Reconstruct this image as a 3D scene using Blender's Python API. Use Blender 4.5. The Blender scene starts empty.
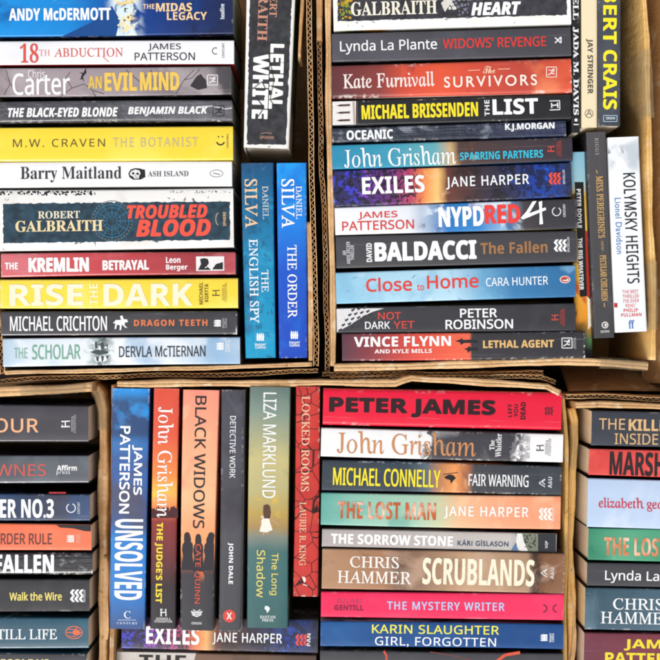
import bpy, bmesh, math, random
from mathutils import Vector, Matrix
random.seed(7)
S = bpy.context.scene
C = S.collection
H = 1.5                      # camera height above the spines, metres; 1 photo pixel = 1 mm at spine height
# ---------------------------------------------------------------- camera
cd = bpy.data.cameras.new('camera'); cam = bpy.data.objects.new('camera', cd); C.objects.link(cam)
cam.location = (0.330, -0.330, H); cam.rotation_euler = (0, 0, 0)
cd.sensor_width = 36; cd.angle = 2*math.atan(0.330/H); cd.clip_start = 0.05; cd.clip_end = 500
S.camera = cam
# ---------------------------------------------------------------- light
SUN_EL, SUN_AZ = math.radians(50), math.radians(203)      # azimuth from +Y towards +X
w = bpy.data.worlds.new('World'); S.world = w; w.use_nodes = True
nt = w.node_tree; bg = nt.nodes['Background']
sky = nt.nodes.new('ShaderNodeTexSky'); sky.sky_type = 'NISHITA'; sky.sun_disc = False
sky.sun_elevation = SUN_EL; sky.sun_rotation = SUN_AZ; sky.dust_density = 4.0; sky.air_density = 1.0; sky.ozone_density = 1.0
hs = nt.nodes.new('ShaderNodeHueSaturation'); hs.inputs['Saturation'].default_value = 0.30   # thin bright overcast
nt.links.new(sky.outputs[0], hs.inputs['Color']); nt.links.new(hs.outputs[0], bg.inputs[0]); bg.inputs[1].default_value = 0.15
sd = bpy.data.lights.new('sun', 'SUN'); sd.energy = 1.1; sd.angle = math.radians(14); sd.color = (1.0, 0.965, 0.92)
sun = bpy.data.objects.new('sun', sd); C.objects.link(sun)
dirv = Vector((math.sin(SUN_AZ)*math.cos(SUN_EL), math.cos(SUN_AZ)*math.cos(SUN_EL), math.sin(SUN_EL)))
sun.rotation_euler = dirv.to_track_quat('Z', 'Y').to_euler()
S.view_settings.view_transform = 'Standard'; S.view_settings.look = 'None'; S.view_settings.gamma = 1
S.view_settings.exposure = 0.40
S.cycles.filter_width = 2.0
# ---------------------------------------------------------------- helpers
def lin(h, k=1.0):
    h = h.lstrip('#'); o = []
    for i in (0, 2, 4):
        c = int(h[i:i+2], 16)/255
        o.append(min(1, ((c/12.92 if c <= .04045 else ((c+.055)/1.055)**2.4)**1.03)*k))
    return (*o, 1)
def unp(x, y, z=0.0):        # point on the horizontal plane z seen at photo pixel x, y
    k = (H - z)/H/1000
    return Vector((0.330 + (x-330)*k, -0.330 - (y-330)*k, z))
def link(name, me, mats, parent=None):
    o = bpy.data.objects.new(name, me); C.objects.link(o)
    for m in (mats if isinstance(mats, (list, tuple)) else [mats]): me.materials.append(m)
    if parent: o.parent = parent
    return o
MC = {}
def simple(col, rough=.45, foil=0, k=.86):
    key = (col, rough, foil, k)
    if key in MC: return MC[key]
    m = bpy.data.materials.new('ink'); m.use_nodes = True; n = m.node_tree.nodes; L = m.node_tree.links
    b = n['Principled BSDF']; b.inputs['Roughness'].default_value = rough; b.inputs['Specular IOR Level'].default_value = .3
    c = lin(col, k)
    tc = n.new('ShaderNodeTexCoord'); nz = n.new('ShaderNodeTexNoise')
    nz.inputs['Scale'].default_value = 60 if foil else 420; nz.inputs['Detail'].default_value = 3 if foil else 7
    L.new(tc.outputs['Object'], nz.inputs['Vector'])
    r = n.new('ShaderNodeValToRGB'); r.color_ramp.elements[0].position = .3; r.color_ramp.elements[1].position = .72
    f = .6 if foil else .86
    r.color_ramp.elements[0].color = (c[0]*f, c[1]*f, c[2]*f, 1); r.color_ramp.elements[1].color = c
    L.new(nz.outputs[0], r.inputs[0]); L.new(r.outputs[0], b.inputs['Base Color'])
    if foil:
        e = r.color_ramp.elements.new(.52); e.color = c; r.color_ramp.elements[2].color = lin('#f6dcc8'); nz.inputs['Scale'].default_value = 45; b.inputs['Metallic'].default_value = .25; b.inputs['Roughness'].default_value = .35  # pale ramp end paints the foil's highlights into its colour
    MC[key] = m; return m
def cover_mat(stops, noise=(), rough=.36, wear=.5, streak=0, gloss=.1, wscale=210, crease=(), crack=None, foilspeck=0, axis='u', warp=.04, seed=0, k=.86):
    """stops: [(position, '#hex')] along the spine; noise: [(hex, scale per m, lo, hi, strength[, u0, u1])] colour blotches of the printed art and of painted glare"""
    m = bpy.data.materials.new('cover_print'); m.use_nodes = True; n = m.node_tree.nodes; L = m.node_tree.links
    b = n['Principled BSDF']; tc = n.new('ShaderNodeTexCoord')
    sep = n.new('ShaderNodeSeparateXYZ'); L.new(tc.outputs['UV'], sep.inputs[0])
    mp = n.new('ShaderNodeMapping'); mp.inputs['Location'].default_value = (seed*3.7, seed*1.3, seed*.7)
    L.new(tc.outputs['Object'], mp.inputs[0])
    def noi(scale, det=4, vec=None, dist=0):
        q = n.new('ShaderNodeTexNoise'); q.inputs['Scale'].default_value = scale; q.inputs['Detail'].default_value = det
        q.inputs['Distortion'].default_value = dist
        L.new((vec or mp).outputs[0], q.inputs['Vector']); return q.outputs[0]
    def math_(op, a, b_=None, c=None, clamp=False):
        q = n.new('ShaderNodeMath'); q.operation = op; q.use_clamp = clamp
        for i, v in enumerate((a, b_, c)):
            if v is None: continue
            if isinstance(v, (int, float)): q.inputs[i].default_value = v
            else: L.new(v, q.inputs[i])
        return q.outputs[0]
    pos = sep.outputs[0 if axis == 'u' else 1]
    if warp:
        wn = noi(22, 4); pos = math_('ADD', pos, math_('MULTIPLY', math_('SUBTRACT', wn, .5), warp*2))
    r = n.new('ShaderNodeValToRGB'); e = r.color_ramp.elements
    e[0].position, e[0].color = stops[0][0], lin(stops[0][1], k)
    if len(stops) == 1: e.remove(e[1])
    else:
        e[1].position, e[1].color = stops[-1][0], lin(stops[-1][1], k)
        for p, c in stops[1:-1]:
            x = e.new(p); x.color = lin(c, k)
    L.new(pos, r.inputs[0]); col = r.outputs[0]
    def mix(fac, a, hexc):
        q = n.new('ShaderNodeMix'); q.data_type = 'RGBA'
        if isinstance(fac, (int, float)): q.inputs[0].default_value = fac
        else: L.new(fac, q.inputs[0])
        L.new(a, q.inputs[6]); q.inputs[7].default_value = hexc if isinstance(hexc, tuple) else lin(hexc, k)
        return q.outputs[2]
    def rng(v, lo, hi, to=1.0):
        q = n.new('ShaderNodeMapRange'); q.interpolation_type = 'SMOOTHSTEP'
        L.new(v, q.inputs[0]); q.inputs[1].default_value = lo; q.inputs[2].default_value = hi; q.inputs[4].default_value = to
        return q.outputs[0]
    for z in noise:
        f = rng(noi(z[1], 5, dist=.6), z[2], z[3], z[4])
        if len(z) > 5:
            f = math_('MULTIPLY', f, rng(sep.outputs[0], z[5]-.03, z[5]+.03)); f = math_('MULTIPLY', f, math_('SUBTRACT', 1, rng(sep.outputs[0], z[6]-.03, z[6]+.03)))
        col = mix(f, col, z[0])
    if crack:
        v = n.new('ShaderNodeTexVoronoi'); v.feature = 'DISTANCE_TO_EDGE'; v.inputs['Scale'].default_value = crack[1]
        L.new(mp.outputs[0], v.inputs['Vector'])
        col = mix(math_('SUBTRACT', 1, rng(v.outputs['Distance'], .006, .036)), col, crack[0])
    # fine print grain
    g = rng(noi(1400, 2), .25, .75, .10); col = mix(g, col, (.02, .02, .02, 1))
    # rubbed corners and edges: bare paper shows
    v_ = sep.outputs[1]; ev = math_('MINIMUM', v_, math_('SUBTRACT', 1, v_)); u_ = sep.outputs[0]; eu = math_('MINIMUM', u_, math_('SUBTRACT', 1, u_))
    edge = math_('MAXIMUM', math_('SUBTRACT', 1, rng(ev, 0.0, .06)), math_('SUBTRACT', 1, rng(eu, 0.0, .010)))
    wn2 = rng(noi(wscale, 8), .50, .62); wn3 = rng(noi(17, 2), .50, .62)
    col = mix(math_('MULTIPLY', math_('MULTIPLY', edge, math_('MULTIPLY', wn2, wn3)), wear), col, '#e9e4dc')
    # long fine scuffs
    mp2 = n.new('ShaderNodeMapping'); mp2.inputs['Scale'].default_value = (14, 420, 14); mp2.inputs['Location'].default_value = (seed, seed*2, 0)
    L.new(tc.outputs['Object'], mp2.inputs[0]); sc = rng(noi(1, 2, mp2), .70, .78, wear*.22); col = mix(sc, col, '#d9d4cc')
    cr = None
    for cv, ca in crease:       # reading creases run the length of the spine and fade in and out
        dv = math_('ABSOLUTE', math_('SUBTRACT', math_('ADD', sep.outputs[1], math_('MULTIPLY', math_('SUBTRACT', noi(30, 3), .5), .10)), cv))
        mk_ = math_('MULTIPLY', math_('SUBTRACT', 1, rng(dv, .002, .014)), rng(noi(18+cv*9, 3), .46, .58, ca))
        col = mix(mk_, col, '#cfc9c2'); cr = mk_ if cr is None else math_('ADD', cr, mk_)
    L.new(col, b.inputs['Base Color'])
    rr = rng(noi(90, 3), .3, .7); q = n.new('ShaderNodeMapRange'); L.new(rr, q.inputs[0]); q.inputs[3].default_value = max(.05, rough-.07); q.inputs[4].default_value = rough+.10
    L.new(q.outputs[0], b.inputs['Roughness'])
    bp = n.new('ShaderNodeBump'); bp.inputs['Strength'].default_value = .25; bp.inputs['Distance'].default_value = .0006
    hgt = math_('ADD', noi(55, 3), math_('MULTIPLY', noi(700, 3), .12))
    if cr is not None: hgt = math_('SUBTRACT', hgt, math_('MULTIPLY', cr, .5))
    if streak:
        mp3 = n.new('ShaderNodeMapping'); mp3.inputs['Scale'].default_value = (9, 260, 9); L.new(tc.outputs['Object'], mp3.inputs[0])
        hgt = math_('ADD', hgt, math_('MULTIPLY', noi(1, 4, mp3), streak)); bp.inputs['Strength'].default_value = 1; bp.inputs['Distance'].default_value = .006
    L.new(hgt, bp.inputs['Height']); L.new(bp.outputs[0], b.inputs['Normal'])
    b.inputs['Coat Weight'].default_value = gloss; b.inputs['Coat Roughness'].default_value = .12; b.inputs['Specular IOR Level'].default_value = .25
    return m
def page_mat(col, seed):
    key = ('page', col)
    if key in MC: return MC[key]
    m = bpy.data.materials.new('page_edges'); m.use_nodes = True; n = m.node_tree.nodes; L = m.node_tree.links
    b = n['Principled BSDF']; b.inputs['Roughness'].default_value = .85
    tc = n.new('ShaderNodeTexCoord'); mp = n.new('ShaderNodeMapping'); mp.inputs['Scale'].default_value = (40, 2600, 12)
    L.new(tc.outputs['Object'], mp.inputs[0]); q = n.new('ShaderNodeTexNoise'); q.inputs['Scale'].default_value = 1; q.inputs['Detail'].default_value = 4
    L.new(mp.outputs[0], q.inputs['Vector']); r = n.new('ShaderNodeValToRGB')
    c = lin(col, 1.12); r.color_ramp.elements[0].position = .3; r.color_ramp.elements[0].color = (c[0]*.86, c[1]*.84, c[2]*.8, 1)
    r.color_ramp.elements[1].position = .62; r.color_ramp.elements[1].color = c
    L.new(q.outputs[0], r.inputs[0]); L.new(r.outputs[0], b.inputs['Base Color'])
    bp = n.new('ShaderNodeBump'); bp.inputs['Distance'].default_value = .00004; bp.inputs['Strength'].default_value = .4
    L.new(q.outputs[0], bp.inputs['Height']); L.new(bp.outputs[0], b.inputs['Normal'])
    MC[key] = m; return m
def card_mat(col, col2, scuff=.4, seed=0, flute=0):
    m = bpy.data.materials.new('cardboard'); m.use_nodes = True; n = m.node_tree.nodes; L = m.node_tree.links
    b = n['Principled BSDF']; b.inputs['Roughness'].default_value = .75
    tc = n.new('ShaderNodeTexCoord'); mp = n.new('ShaderNodeMapping'); mp.inputs['Location'].default_value = (seed, seed*2, seed*.5); L.new(tc.outputs['Object'], mp.inputs[0])
    def noi(s, d, v=mp):
        q = n.new('ShaderNodeTexNoise'); q.inputs['Scale'].default_value = s; q.inputs['Detail'].default_value = d; L.new(v.outputs[0], q.inputs['Vector']); return q.outputs[0]
    r = n.new('ShaderNodeValToRGB'); r.color_ramp.elements[0].position = .3; r.color_ramp.elements[0].color = lin(col2, .95)
    r.color_ramp.elements[1].position = .68; r.color_ramp.elements[1].color = lin(col, .95); L.new(noi(26, 7), r.inputs[0])
    col_ = r.outputs[0]
    def over(f, c):
        q = n.new('ShaderNodeMix'); q.data_type = 'RGBA'; L.new(f, q.inputs[0]); L.new(col_, q.inputs[6]); q.inputs[7].default_value = lin(c); return q.outputs[2]
    def rng(v, lo, hi, to):
        q = n.new('ShaderNodeMapRange'); q.interpolation_type = 'SMOOTHSTEP'; L.new(v, q.inputs[0]); q.inputs[1].default_value = lo; q.inputs[2].default_value = hi; q.inputs[4].default_value = to; return q.outputs[0]
    col_ = over(rng(noi(700, 4), .45, .75, .35), '#8c6236')
    col_ = over(rng(noi(60, 8), .58, .68, scuff), '#d8c6a8')
    col_ = over(rng(noi(38, 6), .30, .40, 0.0) if 0 else rng(noi(110, 5), .64, .72, .5), '#6b4724')
    L.new(col_, b.inputs['Base Color'])
    bp = n.new('ShaderNodeBump'); bp.inputs['Distance'].default_value = .0010; bp.inputs['Strength'].default_value = .8
    mpc = n.new('ShaderNodeMapping'); mpc.inputs['Scale'].default_value = (160, 160, 25); mpc.inputs['Rotation'].default_value = (.3, .2, .5); L.new(tc.outputs['Object'], mpc.inputs[0])
    ad = n.new('ShaderNodeMath'); ad.operation = 'MULTIPLY_ADD'; L.new(noi(1, 5, mpc), ad.inputs[0]); ad.inputs[1].default_value = 1.4; L.new(noi(180, 6), ad.inputs[2]); L.new(ad.outputs[0], bp.inputs['Height']); L.new(bp.outputs[0], b.inputs['Normal'])
    return m
# ---------------------------------------------------------------- lettering
def sty(t, U, Lo, D=None):
    o = ''
    for c in t:
        if 'A' <= c <= 'Z': o += chr(U+ord(c)-65)
        elif 'a' <= c <= 'z': o += '\u210e' if (Lo == 0x1D44E and c == 'h') else chr(Lo+ord(c)-97)
        elif c.isdigit() and D: o += chr(D+ord(c)-48)
        else: o += c
    return o
FONT = {'sl': None, 'sb': (0x1D5D4, 0x1D5EE, 0x1D7EC), 'sr': (0x1D5A0, 0x1D5BA, 0x1D7E2), 'rb': (0x1D400, 0x1D41A, 0x1D7CE),
        'r': (0x1D434, 0x1D44E), 'ri': (0x1D434, 0x1D44E), 'bi': (0x1D468, 0x1D482), 'sbi': (0x1D63C, 0x1D656), 'sc': (0x1D4D0, 0x1D4EA), 'm': (0x1D670, 0x1D68A, 0x1D7F6)}
TC = []
def text_tris(s, font, space=1.0):
    f = FONT[font]
    if not TC: cu = bpy.data.curves.new('lettering', 'FONT'); TC.extend([cu, bpy.data.objects.new('lettering', cu)])
    cu, o = TC; cu.body = sty(s, *f) if f else s
    cu.fill_mode = 'FRONT'; cu.resolution_u = 4; cu.space_character = space; cu.space_line = .8; cu.align_x = 'CENTER'
    me = bpy.data.meshes.new_from_object(o)
    sh = -.27 if font == 'r' else 0
    vs = [(v.co.x + sh*v.co.y, v.co.y) for v in me.vertices]; fs = [tuple(p.vertices) for p in me.polygons]
    bpy.data.meshes.remove(me)
    return vs, fs
# ---------------------------------------------------------------- books
GROUND = -0.176; FLOOR = -0.1595
class Book: pass
def panel_mat(col):
    m = simple(col, .5, 0, .861); nz = [q for q in m.node_tree.nodes if q.type == 'TEX_NOISE'][0]; nz.inputs['Scale'].default_value = 140; nz.inputs['Detail'].default_value = 9
    c = lin(col, .86); e = [q for q in m.node_tree.nodes if q.type == 'VALTORGB'][0].color_ramp.elements; e[0].color = (c[0]*.45, c[1]*.45, c[2]*.45, 1); e[1].color = (c[0]*1.5, c[1]*1.5, c[2]*1.5, 1); return m
def poly_mesh(polys):
    bm = bmesh.new()
    for k, (pts, z) in enumerate(polys):
        try:
            f = bm.faces.new([bm.verts.new((p[0], p[1], z)) for p in pts])
            f.normal_update()
            if f.normal.z < 0: f.normal_flip()
        except ValueError: pass
    bmesh.ops.triangulate(bm, faces=bm.faces[:])
    me = bpy.data.meshes.new('print'); bm.to_mesh(me); bm.free(); return me
NB = [0]
def book(label, group, d, q, z, spine, side, texts=(), marks=(), hard=False, page='#e6dccb', cat='book', wear=.5):
    """q: spine corners in photo pixels. 'H' = (xl,ytl,ybl,xr,ytr,ybr), 'V' (read downwards) = (ytop,xtl,xtr,ybot,xbl,xbr)"""
    NB[0] += 1; i = NB[0]; rnd = random.Random(i*13)
    if d == 'H':
        xl, a, b_, xr, c_, e_ = q; px = [(xl, a), (xr, c_), (xr, e_), (xl, b_)]      # start-top end-top end-bottom start-bottom
    else:
        yt, xa, xb, yb, xc, xd = q; px = [(xb, yt), (xd, yb), (xc, yb), (xa, yt)]
    P = [unp(x, y, z) for x, y in px]; O = (P[0]+P[1]+P[2]+P[3])/4
    ex = ((P[1]+P[2])-(P[0]+P[3])).normalized(); ang = math.atan2(ex.y, ex.x)
    R = Matrix.Rotation(-ang, 3, 'Z'); Q = [R @ (p-O) for p in P]
    hb = z - FLOOR
    root = bpy.data.objects.new('book', None); C.objects.link(root); root.empty_display_size = .02
    root.location = (O.x, O.y, FLOOR); root.rotation_euler = (0, 0, ang)
    root['label'] = label; root['category'] = cat; root['group'] = group
    # cover shell
    x0 = (Q[0].x+Q[3].x)/2; x1 = (Q[1].x+Q[2].x)/2; n = 15
    th = (Q[0].y+Q[1].y-Q[2].y-Q[3].y)/2
    rr = min(.0022 if hard else (.0036 if spine.get('gloss', 0) > .4 else .0018), th*.16); t = .0016 if hard else .0005
    bow = rnd.uniform(-.0006, .0006); puff = rnd.uniform(.0004, .0012)
    def prof(y0, y1, inset):   # from one fore edge over the spine to the other; y1 = top edge, y0 = bottom edge
        y0 += inset; y1 -= inset; zt = hb - inset; r_ = max(.0003, rr-inset*.6); o = []
        if inset == 0 or True:
            o += [(y1, 0, 1.15), (y1+puff*.8, hb*.3, 1.12), (y1+puff, hb*.6, 1.08), (y1+puff*.4, hb*.88, 1.04)]
        for k in range(5):
            a = math.pi/2*k/4; o.append((y1 - r_ + r_*math.cos(a), zt - r_ + r_*math.sin(a), 1 - .02*k*.5))
        for k in range(1, 4):
            f = k/4; o.append((y1-r_+(y0-y1+2*r_)*f, zt, 1-f))
        for k in range(5):
            a = math.pi/2*(1-k/4); o.append((y0 + r_ - r_*math.cos(a), zt - r_ + r_*math.sin(a), .04 - .02*k*.5))
        o += [(y0-puff*.4, hb*.88, -.04), (y0-puff, hb*.6, -.08), (y0-puff*.8, hb*.3, -.12), (y0, 0, -.15)]
        return o
    bm = bmesh.new(); uvl = bm.loops.layers.uv.new('UVMap'); rows = []
    for s in range(n):
        f = s/(n-1); x = x0+(x1-x0)*f
        ya = Q[0].y + (Q[1].y-Q[0].y)*f; yb_ = Q[3].y + (Q[2].y-Q[3].y)*f
        wb = bow*math.sin(math.pi*f); dz = 0
        ra = [(x, y+wb, zz+dz, f, v) for y, zz, v in prof(yb_, ya, 0)]
        rb = [(x, y+wb, zz+dz, f, v) for y, zz, v in prof(yb_, ya, t)]
        rows.append(([bm.verts.new(p[:3]) for p in ra], [bm.verts.new(p[:3]) for p in rb], ra))
    def face(vs, uvs, mi):
        fc = bm.faces.new(vs)
        for l, uv in zip(fc.loops, uvs): l[uvl].uv = uv
        fc.material_index = mi; fc.smooth = True
    m_ = len(rows[0][0])
    for s in range(n-1):
        A, B_ = rows[s], rows[s+1]
        for k in range(m_-1):
            mi = 0 if 5 <= k < m_-6 else 1
            uv = [A[2][k][3:], B_[2][k][3:], B_[2][k+1][3:], A[2][k+1][3:]]
            face([A[0][k], A[0][k+1], B_[0][k+1], B_[0][k]], [uv[0], uv[3], uv[2], uv[1]], mi)
            face([A[1][k], B_[1][k], B_[1][k+1], A[1][k+1]], uv, 1)
        for k in (0, m_-1): face([A[0][k], B_[0][k], B_[1][k], A[1][k]], [(0, 0)]*4, 1)
    for s in (0, n-1):
        A = rows[s]
        for k in range(m_-1): face([A[0][k], A[1][k], A[1][k+1], A[0][k+1]], [(f, .5)]*4, 1)
    bmesh.ops.recalc_face_normals(bm, faces=bm.faces[:])
    for e in bm.edges:
        if len(e.link_faces) == 2 and e.link_faces[0].normal.angle(e.link_faces[1].normal, 0) > .9: e.smooth = False
    me = bpy.data.meshes.new('cover'); bm.to_mesh(me); bm.free()
    sp = dict(spine); sp.setdefault('seed', i); sp.setdefault('wear', wear)
    if not hard:
        sp['wear'] = sp['wear']*rnd.choice((.15, .5, .9, 1.5)); sp.setdefault('gloss', rnd.choice((.02, .1, .45, .8))); sp.setdefault('wscale', rnd.uniform(90, 320))
        sp['crease'] = [(rnd.uniform(.12, .88), rnd.uniform(.06, .18)) for _ in range(rnd.choice((0, 0, 1)))]
    sm = cover_mat(**sp)
    if isinstance(side, str): side = dict(stops=[(0, side)])
    si = dict(side); si.setdefault('seed', i+.5); si.setdefault('wear', .2); si.setdefault('rough', .4)
    link('dust_jacket' if hard else 'cover', me, [sm, cover_mat(**si)], root)
    # page block
    ins = .0022 if hard else .0007; g = t + .0001
    bm = bmesh.new(); cols = []
    for f in (0, 1):
        x = x0+ins if f == 0 else x1-ins
        ya = Q[0 if f == 0 else 1].y-g; yb_ = Q[3 if f == 0 else 2].y+g
        pts = [(ya, .001), (ya+puff*.5, hb*.4), (ya, hb*.85), (ya-rr*.3, hb-t-.0016), (ya-rr*1.3, hb-t-.0004), (yb_+rr*1.3, hb-t-.0004), (yb_+rr*.3, hb-t-.0016), (yb_, hb*.85), (yb_-puff*.5, hb*.4), (yb_, .001)]
        cols.append([bm.verts.new((x, y, zz)) for y, zz in pts])
    k = len(cols[0])
    for j in range(k): bm.faces.new([cols[0][j], cols[0][(j+1) % k], cols[1][(j+1) % k], cols[1][j]])
    bm.faces.new(cols[0]); bm.faces.new(cols[1][::-1]); bmesh.ops.recalc_face_normals(bm, faces=bm.faces[:])
    me = bpy.data.meshes.new('page_block'); bm.to_mesh(me); bm.free(); link('page_block', me, page_mat(page, i), root)
    # printed shapes, grouped by (name, colour, layer)
    def loc(x, y):
        p = R @ (unp(x, y, z)-O); return (p.x, p.y)
    def fr(u, v):          # v = 0 at the top edge of the spine as it is read
        top = Q[0].lerp(Q[1], u); bot = Q[3].lerp(Q[2], u); p = top.lerp(bot, v); return (p.x, p.y)
    grp = {}
    for mk in marks:
        nm, col, lay, kind = mk[:4]; a = mk[4:]; zz = hb + .00006 + lay*.00006; out = []; q0 = len(grp.get((nm, col), []))
        if kind == 'poly': out = [[loc(*p) for p in a[0]]]
        elif kind == 'fpoly': out = [[fr(*p) for p in a[0]]]
        elif kind == 'frect':
            u0, v0, u1, v1 = a[:4]; j = a[4] if len(a) > 4 else 0
            if not j: out = [[fr(u0, v0), fr(u1, v0), fr(u1, v1), fr(u0, v1)]]
            else:
                N = 90; jr = lambda: rnd.gauss(0, j)/1000
                top = [fr(u0+(u1-u0)*s/N, v0) for s in range(N+1)]; bot = [fr(u1-(u1-u0)*s/N, v1) for s in range(N+1)]
                M = 14; rt = [fr(u1, v0+(v1-v0)*s/M) for s in range(1, M)]; lf = [fr(u0, v1-(v1-v0)*s/M) for s in range(1, M)]
                out = [[(p[0]+jr(), p[1]+jr()) for p in top+rt+bot+lf]]
        elif kind == 'disc':
            cx, cy, rx, ry = a; out = [[loc(cx+rx*math.cos(s*math.pi/14), cy+ry*math.sin(s*math.pi/14)) for s in range(28)]]
        elif kind == 'ring':
            cx, cy, rx, ry, wd = a[:5]; a0, a1 = (a[5], a[6]) if len(a) > 5 else (0, 360); N = 26
            for s in range(N):
                t0 = math.radians(a0+(a1-a0)*s/N); t1 = math.radians(a0+(a1-a0)*(s+1)/N)
                out.append([loc(cx+(rx-o)*math.cos(tt), cy+(ry-o)*math.sin(tt)) for tt, o in ((t0, 0), (t1, 0), (t1, wd), (t0, wd))])
        elif kind == 'line':
            pts, wd = a
            for (xa, ya), (xb, yb_) in zip(pts, pts[1:]):
                dl = math.hypot(xb-xa, yb_-ya) or 1; nx, ny = -(yb_-ya)/dl*wd/2, (xb-xa)/dl*wd/2
                out.append([loc(xa+nx, ya+ny), loc(xb+nx, yb_+ny), loc(xb-nx, yb_-ny), loc(xa-nx, ya-ny)])
        elif kind == 'specks':
            x0_, y0_, x1_, y1_, cnt, r0 = a
            for s in range(cnt):
                cx, cy, rd = rnd.uniform(x0_, x1_), rnd.uniform(y0_, y1_), r0*rnd.uniform(.4, 1.3)
                an = rnd.uniform(0, 6); out.append([loc(cx+rd*rnd.uniform(.5, 1)*math.cos(an+v*1.05), cy+rd*rnd.uniform(.5, 1)*math.sin(an+v*1.05)) for v in range(6)])
        grp.setdefault((nm, col), []).extend((pl, zz + ((s+q0) % 12)*.000005) for s, pl in enumerate(out))
    for (nm, col), polys in grp.items(): link(nm, poly_mesh(polys), panel_mat(col) if nm == 'printed_panel' else simple(col), root)
    # lettering
    tg = {}
    for tx in texts:
        nm, s, bx, col, font = tx[:5]; op = tx[5] if len(tx) > 5 else {}
        vs, fs = text_tris(s, font, op.get('sp', 1.0))
        if not vs: continue
        ax = [v[0] for v in vs]; ay = [v[1] for v in vs]; mx, Mx, my, My = min(ax), max(ax), min(ay), max(ay)
        rot = op.get('rot', 0); absd = round((0 if d == 'H' else -90) + rot)
        kx = (H-z)/H/1000; W_, H_ = abs(bx[2]-bx[0])*kx, abs(bx[3]-bx[1])*kx
        if absd % 180: W_, H_ = H_, W_
        wt = op.get('w', 0)*.62/1000; shr = op.get('sh', 0)
        p = loc((bx[0]+bx[2])/2, (bx[1]+bx[3])/2); ra = math.radians(rot)
        base = []
        for vx, vy in vs:
            a = ((vx-mx)/(Mx-mx)-.5)*(W_-2*wt-abs(shr)*H_); c = ((vy-my)/(My-my)-.5)*(H_-2*wt); base.append((a+shr*c, c))
        offs = [(0, 0)] if not wt else [(wt*math.cos(k*math.pi/3), wt*math.sin(k*math.pi/3)) for k in range(6)]
        key = (nm, col, op.get('foil', 0), len(tg)); V_, F_ = tg.setdefault(key, ([], []))
        for k, (ox, oy) in enumerate(offs):
            b0 = len(V_)
            for a, c in base:
                a += ox; c += oy
                V_.append((p[0]+a*math.cos(ra)-c*math.sin(ra), p[1]+a*math.sin(ra)+c*math.cos(ra), hb + .0003 + op.get('lay', 0)*.00006 + k*.000006))
            F_.extend(tuple(v+b0 for v in f) for f in fs)
    for (nm, col, foil, _), (V_, F_) in tg.items():
        me = bpy.data.meshes.new(nm); me.from_pydata(V_, [], F_); me.update()
        link(nm, me, simple(col, .42, foil), root)
    return root
TI, AU, IM = 'title_lettering', 'author_lettering', 'imprint_lettering'; EM, PIC = 'imprint_emblem', 'printed_picture'
def ti(s, b, c, f, **o): return (TI, s, b, c, f, o)
def au(s, b, c, f, **o): return (AU, s, b, c, f, o)
def im(s, b, c, f='sb', **o): return (IM, s, b, c, f, o)
def rots(x, y, cx, cy, up):   # up: 0 upright, 90 = turned to read upwards
    dx, dy = x, y
    if up: dx, dy = y, -x
    return (cx+dx, cy+dy)
def lg_flame(cx, cy, s, c, up=90):      # block of flames over a hatched water square
    o = []
    for k in range(4): o.append([(-4+k*2, 4), (-4+k*2, -3+(k % 2)), (-3.2+k*2, -4.6), (-2.4+k*2, -3+(k % 2)), (-2.4+k*2, 4)])
    o.append([(-4.4, -.3), (4, -.3), (4, .5), (-4.4, .5)])
    return [(EM, c, 1, 'poly', [rots(x*s, y*s, cx, cy, up) for x, y in p]) for p in o]
def lg_H(cx, cy, s, c, up=90):
    o = [[(-3.6, -4.5), (-2.3, -4.5), (-2.0, 4.5), (-3.4, 4.5)], [(2.2, -1), (3.4, -1.4), (3.6, 4.5), (2.4, 4.5)], [(-2.4, -.6), (2.6, -.9), (3.2, .2), (-2.4, .6)], [(-1.8, -4.5), (-.4, -3.2), (-1.9, -2.7)], [(1.6, -3.4), (3.4, -4.6), (3.2, -1.6), (2.4, -1)]]
    return [(EM, c, 1, 'poly', [rots(x*s, y*s, cx, cy, up) for x, y in p]) for p in o]
def lg_zig(cx, cy, s, c, up=90):        # two columns of stacked chevrons
    o = []
    for col in (-2.2, 2.2):
        for k in range(3):
            y = -3+k*3; o.append([(col-2.1, y-.2), (col, y-1.9), (col+2.1, y-.2), (col+2.1, y+1.6), (col, y+.1), (col-2.1, y+1.6)])
    return [(EM, c, 1, 'poly', [rots(x*s, y*s, cx, cy, up) for x, y in p]) for p in o]
def lg_box(cx, cy, w_, h_, c):          # framed running figure
    x0, x1, y0, y1 = cx-w_/2, cx+w_/2, cy-h_/2, cy+h_/2
    return [(EM, c, 1, 'line', [(x0, y0), (x1, y0), (x1, y1), (x0, y1), (x0, y0)], .8),
            (EM, c, 1, 'line', [(x0+1.5, y1-2), (cx, cy+1), (cx+.5, cy-1.5), (x1-2, y0+2)], 1.1), (EM, c, 1, 'line', [(cx, cy+1), (x1-2, y1-3)], 1.1), (EM, c, 1, 'line', [(x0+2, cy-2), (cx+.5, cy-1.5), (x1-2, cy)], .9), (EM, c, 1, 'disc', cx+2, y0+2.6, 1.1, 1.1)]
def lg_au(cx, cy, s, c, up=90):
    o = [[(-4, 2), (0, -4), (4, 2)], [(-1.5, 2), (1, -1), (3.4, 2)]]
    return [(EM, c, 1, 'line', [rots(x*s, y*s, cx, cy, up) for x, y in p], .9) for p in o]

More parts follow.
